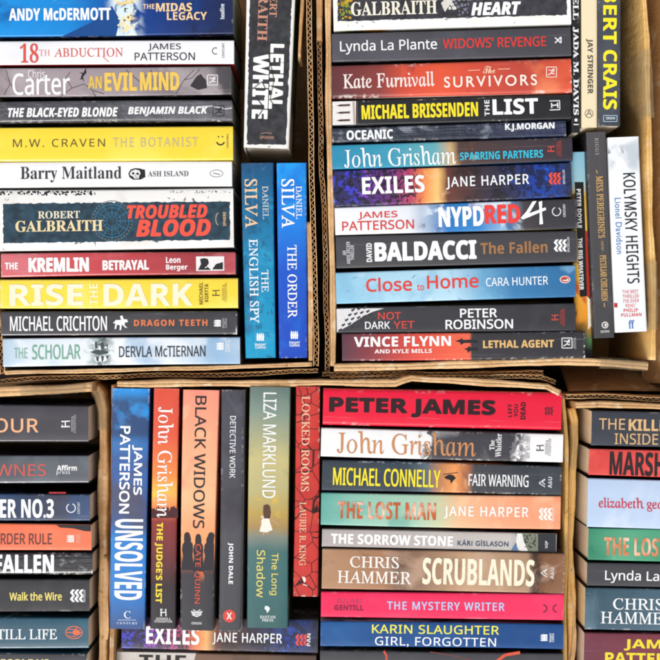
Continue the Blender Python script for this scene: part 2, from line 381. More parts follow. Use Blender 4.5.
# ================================================================ UPPER LEFT BOX
GA = 'paperbacks stacked in the upper left carton'
book('thick bright blue book with white lettering and an explosion, topmost of the upper left stack', GA, 'H', (-6, -18, 37, 233, -19, 34), -.002,
     dict(stops=[(0, '#1290dc'), (.3, '#0f86d0'), (.45, '#0d5fae'), (.62, '#0e3f8a'), (.8, '#15306a'), (1, '#1a2448')], noise=[('#0a3f86', 22, .45, .62, .6), ('#5cc4f4', 34, .60, .74, .6, 0, .5), ('#0b1430', 40, .52, .7, .7, .62, 1), ('#d9ecf4', 70, .40, .55, .95, .485, .61), ('#f2d98c', 110, .46, .58, .9, .51, .59)]),
     dict(stops=[(0, '#154a86'), (.5, '#1a3560'), (1, '#14182c')], noise=[('#0a1020', 30, .45, .6, .7)]),
     [au('ANDY McDERMOTT', (9, 8, 111, 20.5), '#f4f8fa', 'sb', w=.35), ti('THE', (143, 4, 154.5, 9), '#e9c9a8', 'sb'), ti('MIDAS', (156, 3, 192, 11.5), '#f0cfa0', 'sb', w=.2), ti('LEGACY', (167, 12, 207, 20), '#f0cfa0', 'sb'), im('headline', (220, 4, 224.5, 19), '#e8eef2', rot=90)],
     [(PIC, '#0f4a8c', 0, 'poly', [(62, 36.5), (92, 22), (112, 6), (120, 20), (116, 36)])] +
     [(PIC, '#f6f0cc', 1, 'specks', 118, -4, 136, 28, 40, 1.2), (PIC, '#3a2c1c', 3, 'specks', 124, -4, 132, 22, 10, 1.2)])
book('white book with thin red serif title, directly under the thick bright blue book', GA, 'H', (-1, 41, 65, 234, 40, 64), -.002,
     dict(stops=[(0, '#f2f1f1')], noise=[('#d8dce2', 12, .5, .7, .4)]), dict(stops=[(0, '#a3181e')]),
     [ti('18', (20, 43.5, 38.5, 63), '#d8564c', 'rb'), ti('TH', (39, 50, 50, 56), '#e2877f', 'r'), ti('ABDUCTION', (54, 48, 123, 57), '#d8665c', 'r', w=.12), au('JAMES', (148, 43.5, 181, 51), '#4a4a52', 'sr', w=.2), au('PATTERSON', (134.5, 52.5, 195, 60.5), '#4a4a52', 'sr', w=.2), im('CENTURY', (222, 43, 224.5, 58), '#8a8a90', rot=90)],
     [(EM, '#3c3c44', 1, 'ring', 215.5, 51, 3.6, 3.6, .9, 60, 300), (TI, '#d8665c', 1, 'line', [(103, 57), (109, 62)], .8)], page='#cfcbc8')
book('pinkish grey book with bare branches and a gold title, third in the upper left stack', GA, 'H', (-1, 68, 97, 231, 66, 94.5), -.002,
     dict(stops=[(0, '#8f8387'), (.2, '#a5999d'), (.6, '#9c9094'), (.8, '#6a6266'), (1, '#4c484c')], noise=[('#c2b8ba', 18, .5, .7, .6), ('#6f666a', 45, .55, .7, .5)]), '#141214',
     [au('Chris', (28, 69.5, 45, 78), '#f0ecec', 'sr'), au('Carter', (12.5, 73, 70, 95), '#f7f5f4', 'sr', w=.45), ti('AN', (88, 76, 102, 88.5), '#e3bd58', 'sb', w=.35), ti('EVIL', (104.5, 72.5, 137, 91), '#ecc65c', 'sb', w=.7), ti('MIND', (140, 72, 179.5, 90.5), '#ecc65c', 'sb', w=.7)],
     [(PIC, '#2c282c', 1, 'poly', [(80, 80), (82, 74), (79, 72), (83, 73), (86, 68), (86.5, 73), (83, 77), (84.5, 82), (82, 79)]), (PIC, '#3a3438', 1, 'poly', [(190, 86), (194, 80), (197, 76), (201, 74), (203, 77), (206, 80), (207, 88), (198, 90)])] +
     [(PIC, '#4c4448', 0, 'line', p, .7) for p in ([(60, 97), (72, 88), (84, 84), (92, 90), (104, 94)], [(72, 88), (66, 78), (70, 72)], [(92, 90), (96, 97)], [(126, 70), (140, 82), (152, 70)], [(176, 94), (184, 80), (194, 70)], [(184, 80), (192, 78), (200, 69)], [(6, 70), (10, 84), (4, 95)], [(10, 84), (18, 92)])] + lg_box(212.5, 80, 10, 10, '#e6e2e2'))
book('slim dark grey book with slanting white lettering above the yellow one', GA, 'H', (-2, 101, 123.5, 232, 99.5, 121.5), -.002,
     dict(stops=[(0, '#4c4b50'), (.6, '#56555b'), (.85, '#6c6b70'), (1, '#5c5a60')], streak=.12, gloss=.5, noise=[('#6a696e', 20, .5, .7, .5)]), '#242327',
     [ti('THE BLACK-EYED BLONDE', (8, 107.5, 118, 117), '#f2f2f2', 'sbi', w=.35), au('BENJAMIN BLACK', (128, 106.5, 208, 116), '#eeeeee', 'sbi', w=.35)],
     [(PIC, '#c9c9cc', 0, 'line', [(196, 107), (212, 106), (226, 109), (232, 108)], 1.2)] + lg_box(218.5, 111, 11, 10, '#2a2a2e'))
book('broad yellow book with widely spaced thin dark and grey capitals', GA, 'H', (-2, 127.5, 161.5, 233, 126, 160), -.001,
     dict(stops=[(0, '#f4d838'), (1, '#f2d434')], noise=[('#fdea70', 14, .5, .7, .4)]), '#d8bd28',
     [au('M.W. CRAVEN', (13, 139, 105, 147), '#5f5430', 'sr', sp=1.25), ti('THE BOTANIST', (113, 137.5, 198, 147), '#c6bb8e', 'sr', sp=1.25, w=.15), im('CONSTABLE', (226.5, 134, 228.5, 148), '#8a7c38', rot=90)],
     [(EM, '#3e3620', 1, 'ring', 220.5, 141, 4.6, 4.6, 1.5, 15, 165), (EM, '#3e3620', 1, 'disc', 218.5, 136.8, .8, .8), (EM, '#3e3620', 1, 'disc', 222.5, 136.8, .8, .8)], page='#c9c4be')
book('white book with black serif author name and a small black skull', GA, 'H', (-2, 162, 188, 232, 161, 186.5), -.003,
     dict(stops=[(0, '#f0f0f0')], noise=[('#dfe3e8', 16, .5, .68, .6)]), '#d9d7d4',
     [au('Barry Maitland', (20.5, 166.5, 121.5, 182.5), '#3b3b40', 'rb'), ti('ASH ISLAND', (148, 171, 188.5, 176.5), '#54545a', 'rb')],
     [(PIC, '#222226', 0, 'poly', [(128.3, 173.5), (130.5, 169.5), (135.5, 168), (141, 168.6), (145, 171.5), (144.5, 176.5), (141, 179.6), (133.5, 179.8), (129.5, 177.5)]), (PIC, '#222226', 0, 'poly', [(139, 169), (145, 169.5), (145.5, 177), (141, 179.5)]), (PIC, '#e6e4e2', 1, 'poly', [(129.8, 173.5), (131.5, 170.8), (135.5, 169.4), (139.5, 170.6), (140.6, 173.5), (139.2, 175.6), (139, 178.4), (134.5, 178.8), (133, 176.4), (130.4, 175.4)]), (PIC, '#222226', 2, 'disc', 133.2, 173.4, 1.3, 1.2), (PIC, '#222226', 2, 'disc', 137.6, 173.8, 1.4, 1.2), (PIC, '#222226', 2, 'line', [(135.3, 175), (135.6, 176.2)], .7), (PIC, '#222226', 2, 'line', [(135, 177.3), (138.6, 177.3)], .5), (EM, '#66666c', 1, 'ring', 216.5, 173.5, 6.8, 3.8, .6), (EM, '#66666c', 1, 'line', [(213, 173), (220, 174.5)], .8)], page='#d6d2cc')
ch = [(PIC, '#2f6c8c', 1, 'ring', 112, 221, r, r*.98, w_) for r, w_ in ((21, .6), (17.5, 1.0), (14, .5), (9, .8), (5.5, .5))] + [(PIC, '#3f86a6', 1, 'line', [(112+5*math.cos(a), 221+5*math.sin(a)), (112+20*math.cos(a), 221+20*math.sin(a))], .4) for a in [k*math.pi/6 for k in range(12)]] + [(PIC, '#b2873c', 2, 'disc', 112+19.3*math.cos(a), 221+19.3*math.sin(a), .5, .5) for a in [k*math.pi/18 for k in range(36)]]
book('thick white hardback with a ragged navy panel, cream author name and coral red title', GA, 'H', (-2, 190, 251, 233.5, 188, 247), 0,
     dict(stops=[(0, '#eeece8')], noise=[('#dcd8d0', 18, .5, .65, .6), ('#2a2a2a', 120, .66, .7, .8)]), '#dedad3',
     [au('ROBERT', (38, 211, 80, 218.5), '#e9e2c9', 'rb'), au('GALBRAITH', (15.5, 220.3, 103, 231.5), '#ecd7a6', 'rb', w=.15), ti('TROUBLED', (127, 204.5, 207.5, 218.5), '#ee5745', 'sbi', w=.75, sh=0), ti('BLOOD', (136, 219, 211, 236.5), '#ee5745', 'sbi', w=1.0), im('SPHERE', (223, 212, 226, 226), '#d9b48c', rot=90)],
     [('printed_panel', '#26404f', 0, 'frect', .022, .225, .985, .875, .32), (EM, '#d9b48c', 1, 'ring', 219, 219, 3.5, 6.5, .6, 100, 260), (PIC, '#202428', 0, 'specks', 0, 191.5, 95, 195, 120, 1.3), (PIC, '#3a3a3a', 0, 'specks', 170, 191, 232, 193, 40, .7)] + ch, hard=True, page='#cfc8be', wear=.8)
book('slim pinkish red book with heavy white capitals and a framed silhouette', GA, 'H', (1, 253.5, 277.5, 235.5, 252, 274.5), -.002,
     dict(stops=[(0, '#d4646a'), (.35, '#c8464c'), (.6, '#b83a40'), (.9, '#943238'), (1, '#bc4a50')], noise=[('#d98088', 15, .52, .68, .5)]), '#6c2028',
     [ti('THE', (5, 262.5, 18, 269.5), '#f4eceb', 'sb', w=.3), ti('KREMLIN', (28.5, 257.5, 89, 272), '#f7f2f1', 'sb', w=.9), ti('BETRAYAL', (102.5, 260, 149, 270), '#f4eceb', 'sb', w=.6), au('Leon', (166, 257, 180.5, 263), '#f4eceb', 'sb', w=.15), au('Berger', (166, 264.5, 187.5, 271.3), '#f4eceb', 'sb', w=.15)],
     [(PIC, '#ece8e6', 0, 'poly', [(196, 256.5), (224, 256.3), (224.3, 270.6), (196.2, 271)]), (PIC, '#26262a', 1, 'poly', [(198, 270), (201, 264), (200, 259), (204, 258), (208, 259), (209, 263), (207, 266), (211, 270)]), (PIC, '#26262a', 1, 'poly', [(212, 269.5), (216, 264), (223, 262), (223, 269.5)]), (PIC, '#ece8e6', 2, 'line', [(205, 268), (209, 265.5)], .8)], page='#cdc8c2')
book('yellow book with very large pale rounded capitals, above the dark grey horse book', GA, 'H', (0, 279.5, 308.5, 238, 278, 308), 0,
     dict(stops=[(0, '#f6dc4c'), (1, '#f2d444')], noise=[('#fcec86', 20, .5, .7, .5)]), '#cbb634',
     [ti('RISE', (9.5, 284, 83, 306), '#f3ecd0', 'sb', w=.6), ti('THE', (89.5, 283.5, 98, 305), '#f4eebc', 'sb', rot=90, w=.15), ti('DARK', (103.5, 283.5, 192.5, 306), '#f3ecd0', 'sb', w=.6), au('MICHAEL', (199, 282.5, 203, 304.5), '#6a5f28', 'sb', rot=90), au('KORYTA', (204.5, 284, 208.5, 302), '#6a5f28', 'sb', rot=90), im('HODDER &\nSTOUGHTON', (222, 283.5, 227, 302), '#8c7f38', 'sr', rot=90)],
     lg_H(216, 293, .85, '#5d5324'), page='#c6c2bd')
book('charcoal book with a small white galloping horse and orange title', GA, 'H', (1, 311.5, 336, 237, 311, 334.5), 0,
     dict(stops=[(0, '#3d3c40'), (1, '#38373b')], noise=[('#4a494d', 20, .5, .7, .6)]), dict(stops=[(0, '#1c1a1c'), (.4, '#70201c'), (.6, '#1c1a1c')]),
     [au('MICHAEL CRICHTON', (10, 316, 107, 331), '#f0f0f0', 'sr', w=.35), ti('DRAGON TEETH', (134, 319.5, 207.5, 326), '#e07c50', 'sb', w=.2, sp=1.2), im('Harper\nCollins', (222, 318, 227, 328), '#a8a8ac', rot=90)],
     [(PIC, '#f0f0f0', 1, 'poly', [(113, 323), (116, 320), (121, 320), (120, 316), (122.5, 315.5), (123.5, 319), (127, 319.5), (128, 322), (125, 322.5), (124.5, 325), (127.5, 328), (125, 327.5), (122, 324.5), (121, 330), (119.5, 330.3), (120, 325.5), (117, 324.5), (116, 329), (114.5, 329), (115.5, 323.5)])] + lg_flame(217.5, 323, .85, '#f0f0f0'), page='#c8c4c0')
book('pale cloudy blue book with green and black thin title, lowest of the upper left stack', GA, 'H', (3, 338.5, 367, 240, 337, 364), 0,
     dict(stops=[(0, '#b4cbdc'), (.1, '#d9e3ea'), (.45, '#eaeef0'), (.7, '#e2e8ee'), (.88, '#a0bcd4'), (1, '#b4c8da')], noise=[('#8fb4d4', 14, .5, .66, .7), ('#f4f6f7', 26, .55, .7, .8), ('#4c5c5a', 190, .42, .52, .95, .38, .45), ('#9aaaa8', 120, .5, .6, .7, .35, .47)]), '#9aa6b0',
     [ti('THE', (14, 348, 27.5, 358.5), '#8fb8a4', 'sr', w=.2), ti('SCHOLAR', (32, 344.5, 80.5, 359.5), '#7fae98', 'sr', w=.4), au('DERVLA McTIERNAN', (119, 346, 205.5, 357), '#3a4048', 'sr', w=.25), im('Harper\nCollins', (225, 340, 230, 352), '#e8eef4', rot=90)],
     [(PIC, '#46524f', 1, 'poly', p) for p in ([(90, 352), (97, 349.5), (103, 350.5), (108, 351.5), (108, 353.5), (102, 354.5), (97, 354.5)], [(95, 342), (97, 342), (98, 348), (95, 349)], [(100, 344), (102, 341), (104, 344), (104, 349), (101, 349)], [(106, 345), (108, 344), (107.5, 349)], [(96, 357), (99, 356), (98.5, 362), (96.5, 361)], [(101, 356), (104, 356), (103.5, 360), (102, 363.5)], [(106, 356), (108.5, 355.5), (107.5, 360)])] + lg_flame(220, 346, .9, '#eef3f6'), page='#d2cdc8')
book('grey hardback with white border and cracked white capitals, standing above two blue books', GA, 'V', (-87, 248, 299, 148, 243.5, 289), 0,
     dict(stops=[(0, '#eceae6')], noise=[('#d8dcd4', 30, .5, .65, .5), ('#3c4a34', 160, .66, .7, .7)]), dict(stops=[(0, '#e9e7e2'), (.3, '#e2e4de'), (.36, '#1f5a2a'), (.62, '#1b4a24'), (.8, '#1a2a1e'), (1, '#e0ded8')], noise=[('#6cae4a', 20, .55, .7, .4), ('#151c16', 30, .5, .65, .5)]),
     [au('GALBRAITH', (258.5, -47, 268.5, 41), '#c9917a', 'rb'), au('ROBERT', (270, -27, 277.5, 17), '#c9917a', 'rb'), ti('LETHAL', (269.5, 44, 283.5, 109), '#f2f2ee', 'sb', w=.9), ti('WHITE', (252.5, 54, 268.5, 119), '#f2f2ee', 'sb', w=1.0), im('SPHERE', (260, 136, 274, 139), '#b08a78', rot=90)],
     [('printed_panel', '#37373b', 0, 'frect', .012, .07, .985, .93, .3), (PIC, '#23442e', 1, 'specks', 274, 10, 286, 120, 70, .9), (EM, '#b08a78', 1, 'line', [(261, 133.6), (266, 132.6), (272, 133.6)], .6), (PIC, '#37373b', 16, 'line', [(254, 88), (262, 82), (266, 90)], .8), (PIC, '#37373b', 16, 'line', [(268, 52), (274, 80), (270, 100), (276, 108)], .7), (PIC, '#37373b', 16, 'line', [(258, 100), (264, 108), (258, 117)], .9)], hard=True, wear=.9, page='#ddd8ce')
book('teal blue book with thin white serif lettering, left of the pair under the dark hardback', GA, 'V', (163, 241, 273.5, 358, 245.5, 276), -.001,
     dict(stops=[(0, '#12507c'), (.15, '#0d6490'), (.5, '#0a86b4'), (1, '#0b9cc6')], noise=[('#0a4a70', 30, .48, .64, .6), ('#35b6d6', 50, .56, .7, .4), ('#0c3c5c', 160, .56, .66, .5)]), dict(stops=[(0, '#103c66'), (.5, '#1a66c0'), (1, '#0e3c72')]),
     [au('DANIEL', (262.5, 186, 268.5, 219), '#c8ccd0', 'r', w=.15), au('SILVA', (244.8, 179, 257.5, 228), '#e9c9a4', 'r', w=.35), ti('THE', (261.5, 270, 268.5, 292), '#e4eef2', 'r', w=.15), ti('ENGLISH SPY', (249.5, 239, 258.5, 323), '#e8f0f4', 'r', w=.25), im('Harper\nCollins', (255, 343, 266, 348.5), '#f0f4f6', rot=90)],
     lg_flame(260.5, 337, .95, '#f0f4f6', 0))
book('royal blue book with thin white serif lettering, between the teal book and carton wall', GA, 'V', (163, 276.5, 306.5, 358, 279, 307.5), 0,
     dict(stops=[(0, '#0a9be8'), (.3, '#0c7fdc'), (.55, '#0c54c4'), (1, '#0c48b8')], noise=[('#0a6ad0', 22, .48, .64, .6), ('#20b0f4', 34, .58, .7, .5, 0, .45)]), '#0c3f98',
     [au('DANIEL', (296, 186, 302, 219), '#e8eef2', 'r', w=.15), au('SILVA', (281.5, 179, 294.5, 228), '#f4f6f8', 'r', w=.35), ti('THE ORDER', (287.5, 245, 297, 318), '#f0f4f8', 'r', w=.2), im('Harper\nCollins', (289.5, 341, 300, 346.5), '#f0f4f6', rot=90)],
     lg_flame(294.5, 335, .95, '#f0f4f6', 0))

# ================================================================ UPPER RIGHT BOX
GB = 'paperbacks stacked in the upper right carton'
lv = []
for c_, n_ in (('#c8a428', 40), ('#8a9a30', 30), ('#cf6c22', 22), ('#4c6a24', 26)): lv.append((PIC, c_, 1, 'specks', 338, -25, 352, 19, n_, 2.2))
book('white bordered hardback with autumn leaves on a charcoal panel, topmost of upper right stack', GB, 'H', (333, -28, 31, 570.5, -34, 24), 0,
     dict(stops=[(0, '#eeede9')], noise=[('#dfe2d8', 25, .5, .65, .5), ('#4a5a30', 140, .68, .71, .7)]), dict(stops=[(0, '#dcdad4'), (.05, '#7a8a30'), (.09, '#151515'), (.2, '#c08a28'), (.24, '#e4e2dc'), (1, '#e4e2dc')], warp=.01),
     [au('GALBRAITH', (351, 1, 437, 15), '#efe9d6', 'rb', w=.15), au('ROBERT', (370, -12, 420, -1.5), '#efe9d6', 'rb'), ti('THE INK BLACK', (452, -13, 540, -.5), '#f2f2f2', 'sbi', w=.4), ti('HEART', (471, 2, 521, 15), '#f4f4f4', 'sbi', w=.8), im('SPHERE', (548, -6, 560, -2), '#d0ccc0', rot=0)],
     [('printed_panel', '#3a3a40', 0, 'frect', .02, .06, .985, .84, .3)] + lv + [(PIC, '#dcd8d0', 1, 'specks', 440, -4, 455, 11, 16, 2.4), (PIC, '#7a7c8c', 1, 'specks', 455, -20, 470, 18, 24, 1.8), (PIC, '#d8d4cc', 1, 'poly', [(441, 3), (446, -2), (453, 1), (449, 6), (445, 12), (443, 8)])], hard=True, wear=.9)
book('dark grey book with thin white author name and red title, above the red one', GB, 'H', (332, 33.5, 62, 571, 27, 56), 0,
     dict(stops=[(0, '#4d4b52'), (1, '#434148')], noise=[('#5a5860', 16, .5, .7, .5)], rough=.5), '#17161a',
     [au('Lynda La Plante', (340, 39.5, 437, 53.5), '#f0eff0', 'sr', w=.2), ti("WIDOWS' REVENGE", (443, 37.5, 546, 47.5), '#dc3c36', 'sr', w=.3)],
     [(EM, '#e6e4e8', 1, 'line', [(555, 37.5), (561, 43), (561, 37), (555, 43)], 1.2)])
book('glossy red and orange book with widely spaced white lettering, above the pencil book', GB, 'H', (332, 65, 98.5, 571.5, 57.5, 92.5), 0,
     dict(stops=[(0, '#5e2a2c'), (.2, '#8a3830'), (.32, '#d44a2c'), (.45, '#e25530'), (.6, '#d24a2e'), (.8, '#bc4230'), (1, '#dc5632')], noise=[('#f08a5a', 17, .53, .7, .7, .3, .95), ('#7c2a2c', 26, .55, .7, .6)], rough=.26, gloss=1), dict(stops=[(0, '#7a1e1a'), (.4, '#d9d4cc'), (1, '#d2553c')], warp=.02),
     [au('Kate Furnivall', (343, 72.5, 434.5, 87.5), '#f0e2dc', 'r', w=.3), ti('The', (483, 66, 495, 73.5), '#f4d8b8', 'sc'), ti('SURVIVORS', (444, 75.5, 537, 86.5), '#f6e8dc', 'sl', w=.3, sp=1.3)],
     [(PIC, '#f4d8b8', 1, 'line', [(468, 70.5), (480, 70)], .5), (PIC, '#f4d8b8', 1, 'line', [(498, 69.2), (510, 68.8)], .5)] + lg_box(551.5, 72, 10, 10, '#f0d8cc'), wear=.9)
book('black book with yellow condensed author name and a white block of pencils', GB, 'H', (332, 101, 126, 571, 94, 119), -.001,
     dict(stops=[(0, '#141316')], noise=[('#26252a', 20, .5, .7, .6)]), '#2a2c34',
     [au('MICHAEL BRISSENDEN', (361.5, 103.5, 478, 118), '#f1de2e', 'sb', w=.4), ti('THE', (484.5, 100, 489.5, 116), '#e8e8e8', 'sb', rot=90), ti('LIST', (492.5, 98.5, 538, 114.5), '#f2f2f2', 'sb', w=.5), ],
     [(PIC, '#e8e4e0', 0, 'fpoly', [(.002, .03), (.1, .03), (.1, .97), (.002, .97)]), (PIC, '#b9a99c', 1, 'line', [(353.5, 101.5), (354.5, 124)], 2.2), (PIC, '#5f5652', 1, 'line', [(357, 101.5), (357.5, 124)], .8)] +
     [(PIC, '#5a4438', 2, 'line', [(340, y), (350, y-.4)], 2) for y in (105.5, 112.8, 120.5)] + [(PIC, '#2c2422', 2, 'poly', [(336, y+.2), (341, y-1), (341, y+1)]) for y in (105.5, 112.8, 120.5)] +
     [(EM, '#e6e6e6', 1, 'line', [(549.5, 101), (559.5, 100.6), (559.8, 109.6), (549.8, 110)], .9), (EM, '#e6e6e6', 1, 'line', [(551.5, 103), (551.8, 108)], 1.2), (EM, '#e6e6e6', 1, 'line', [(551.5, 105.4), (557.5, 105)], 1.2), (EM, '#e6e6e6', 1, 'line', [(557.5, 102.5), (557.8, 107.8)], 1.2)])
book('slim navy book with a strong glare over its pale lettering, under the black pencil book', GB, 'H', (332, 128, 143, 566, 120, 136.5), -.001,
     dict(stops=[(0, '#2c3442'), (.5, '#252c3e'), (1, '#1c2850')], streak=.9, rough=.16, gloss=1, noise=[('#8a93a0', 60, .56, .68, .6, 0, .7)]), '#182434',  # grey-blue blotches paint part of the glare into the navy
     [ti('OCEANIC', (346.5, 129.8, 393, 139.5), '#eef0f2', 'sb', w=.35), au('K.J.MORGAN', (505, 123, 554.5, 131), '#eef0f2', 'sb', w=.3)], [])
book('teal book fading to brown with a large white serif author name and cyan title', GB, 'H', (332, 145, 169.5, 572.5, 137, 160.5), 0,
     dict(stops=[(0, '#2c8cae'), (.25, '#3f9ab4'), (.42, '#62aab4'), (.49, '#c8a878'), (.53, '#54403c'), (.7, '#4a3c3e'), (1, '#38333c')], noise=[('#8a5a30', 40, .6, .7, .6, .5, .8), ('#d8cdb0', 30, .62, .7, .7, .55, .72)]), '#0f5a86',
     [au('John Grisham', (344, 146.5, 456, 166), '#f4f6f6', 'r', w=.08), ti('SPARRING PARTNERS', (460, 151, 543, 159), '#35bdd8', 'sb', w=.1), im('HODDER &\nSTOUGHTON', (556.5, 140.5, 561.5, 156.5), '#c24c3c', 'sr', rot=90)],
     lg_H(551, 149, .8, '#d0503e'))
book('purple, pink and gold book with tall white title, between teal and white blue books', GB, 'H', (333, 170.5, 207, 571.5, 162.5, 196.5), 0,
     dict(stops=[(0, '#2a2c58'), (.12, '#3a2c6a'), (.25, '#6a2c78'), (.33, '#b8405c'), (.39, '#f08c4c'), (.44, '#f8c478'), (.48, '#6a3c30'), (.6, '#3c2c30'), (.75, '#262c50'), (.86, '#1440a0'), (.93, '#143c90'), (1, '#242c44')],
          noise=[('#4044d8', 90, .47, .56, .75, -.1, .2), ('#c05098', 90, .50, .6, .6, .12, .33), ('#17141c', 260, .49, .54, .9, -.1, .36), ('#f0c090', 60, .6, .7, .5, .3, .5), ('#20181c', 50, .52, .62, .7, .5, .78), ('#101018', 130, .46, .56, .8, .68, 1.1), ('#2c6cf0', 190, .60, .68, .7, .72, .95)], warp=.03), dict(stops=[(0, '#2a3c98'), (.3, '#6c2c98'), (.42, '#f0a070'), (.5, '#302428'), (.8, '#0f3a90'), (1, '#18181c')], noise=[('#181420', 50, .5, .6, .6)]),
     [ti('EXILES', (362, 176, 424.5, 193.5), '#f6f2f2', 'sb', w=.35), au('JANE HARPER', (446, 175.5, 529, 188), '#eef0f2', 'sr', w=.3, sp=1.15), im('MACMILLAN', (562.5, 170, 565, 184), '#c8c8d0', rot=90)],
     lg_zig(555, 178.5, 1.35, '#e4543c'))
book('white and blue book with red author name and a painted white numeral four', GB, 'H', (335, 207.5, 235, 577, 198.5, 228.5), 0,
     dict(stops=[(0, '#eef0f2'), (.3, '#e2e6ea'), (.4, '#8aa4c4'), (.46, '#2a78bc'), (.6, '#3a86c4'), (.7, '#8ab0d0'), (.78, '#4a4448'), (.85, '#3c3a3e'), (1, '#3a3a3e')],
          noise=[('#e8f0f6', 45, .55, .64, .8, .38, .78), ('#1c4a8c', 38, .56, .66, .7, .42, .8), ('#2a2a2e', 60, .6, .66, .8, .36, .46)], warp=.02), dict(stops=[(0, '#d8dce0'), (.3, '#d8dce0'), (.5, '#3a5a86'), (.75, '#d8c89a'), (1, '#2a2a2e')]),
     [au('JAMES', (358, 211.5, 397.5, 219.5), '#d8423c', 'sr', w=.3), au('PATTERSON', (342, 220.5, 414, 230), '#d8423c', 'sr', w=.3), ti('NYPD', (438.5, 206.5, 484, 226.5), '#f4f6f8', 'sb', w=.8), ti('RED', (484.5, 204.5, 520.5, 223.5), '#e8453c', 'sb', w=.9), im('CENTURY', (563, 204, 565.5, 217), '#d8d8dc', rot=90)],
     [(TI, '#f6f6f6', 12, 'poly', [(532.5, 201.5), (536.5, 201), (529, 213.5), (545.5, 207.3), (546, 210), (523, 219.5), (520.5, 218), (526, 212)]), (TI, '#f6f6f6', 14, 'poly', [(538.6, 202), (542, 201), (541.8, 213), (543, 224), (539.4, 224.5), (539.6, 213)]), (EM, '#e4e4e8', 1, 'ring', 556.5, 211.5, 4.6, 4.6, .9, -60, 250)], wear=.9)
book('dark grey book with very heavy white author name and small copper title', GB, 'H', (336, 236.5, 268.5, 577, 230.5, 262), 0,
     dict(stops=[(0, '#424144'), (1, '#39393d')], noise=[('#4c4b50', 14, .5, .7, .5)], rough=.5), '#161618',
     [au('BALDACCI', (374.5, 241, 476.5, 260.5), '#f2f2f2', 'sb', w=1.1), au('DAVID', (366.3, 243, 372, 262), '#e8e8e8', 'sb', rot=90, w=.25), im('AN\nAMOS DECKER\nTHRILLER', (342.5, 241.5, 354, 264), '#d0d0d4', rot=90), ti('The Fallen', (480.5, 241.5, 547.5, 253.5), '#a5764c', 'sb', w=.1), im('MACMILLAN', (567, 237, 569.5, 252), '#c8c8cc', rot=90)],
     lg_zig(560.5, 245.5, 1.4, '#f2f2f2'))
book('light blue book with round red title and white author name, between two dark grey books', GB, 'H', (336, 272.5, 304, 575.5, 265, 297), 0,
     dict(stops=[(0, '#8cc2dc'), (.2, '#aad2e4'), (.5, '#b4d6e6'), (.62, '#6aa4c8'), (.75, '#3c7cac'), (1, '#2f6c9c')], noise=[('#86b8d4', 24, .5, .64, .6), ('#2c6c9c', 180, .66, .72, .6), ('#d8e8f0', 20, .58, .7, .5, .1, .6)]), dict(stops=[(0, '#2a4a5c'), (1, '#1c2c3c')]),
     [ti('Close', (366, 277.5, 412, 291.5), '#e0443a', 'sr', w=.5), ti('to', (417, 284.5, 424, 290.5), '#e0443a', 'sr', w=.2), ti('Home', (427, 275, 478.5, 288.5), '#e0443a', 'sr', w=.5), au('CARA HUNTER', (486, 277, 548, 285.5), '#eef4f8', 'sr', w=.1)],
     [(EM, '#f0ece6', 1, 'disc', 565, 279.5, 5.2, 3.7), (EM, '#d4553c', 2, 'disc', 565, 279.5, 4.5, 3.1), (EM, '#f0ece6', 3, 'disc', 565.5, 279.8, 3.0, 1.3), (EM, '#222226', 4, 'disc', 564.6, 279.2, 2.6, .6)])
tr = []
for a_ in range(5):
    for b__ in range(7-a_):
        x_, y_ = 338+b__*6+a_*3.2, 330-a_*5-b__*1.2
        tr.append((PIC, '#3a3a3e', 2, 'poly', [(x_, y_), (x_+3.6, y_-1.8), (x_+4.2, y_-.2), (x_+2.6, y_+.8), (x_+1.4, y_+1.8)]))
book('charcoal book with a white tyre tread at one end and a red and white title', GB, 'H', (336, 307.5, 333, 575.5, 303, 331), 0,
     dict(stops=[(0, '#424246'), (1, '#37373b')], noise=[('#4c4c52', 20, .5, .7, .5)]), dict(stops=[(0, '#1c2226')], noise=[('#3c4c50', 40, .5, .6, .6)]),
     [ti('NOT', (378, 312, 401, 319.5), '#d64a40', 'sr', w=.2), ti('DARK', (365, 321.5, 390, 329), '#eeeeee', 'sr', w=.2), ti('YET', (393.5, 321, 414.5, 328.5), '#d64a40', 'sr', w=.2), au('PETER', (460, 308.5, 497, 317.5), '#f2f2f2', 'sr', w=.4), au('ROBINSON', (445.5, 319.3, 513, 329), '#f2f2f2', 'sr', w=.4), im('HODDER &\nSTOUGHTON', (560, 308.5, 565, 326), '#c84840', 'sr', rot=90)],
     [(PIC, '#dedcdc', 0, 'poly', [(336.5, 309), (352, 308.5), (384, 308.3), (372, 312), (362, 317), (350, 325), (337, 332)])] + tr + lg_H(555, 317.5, .8, '#d04a40'), wear=.8)
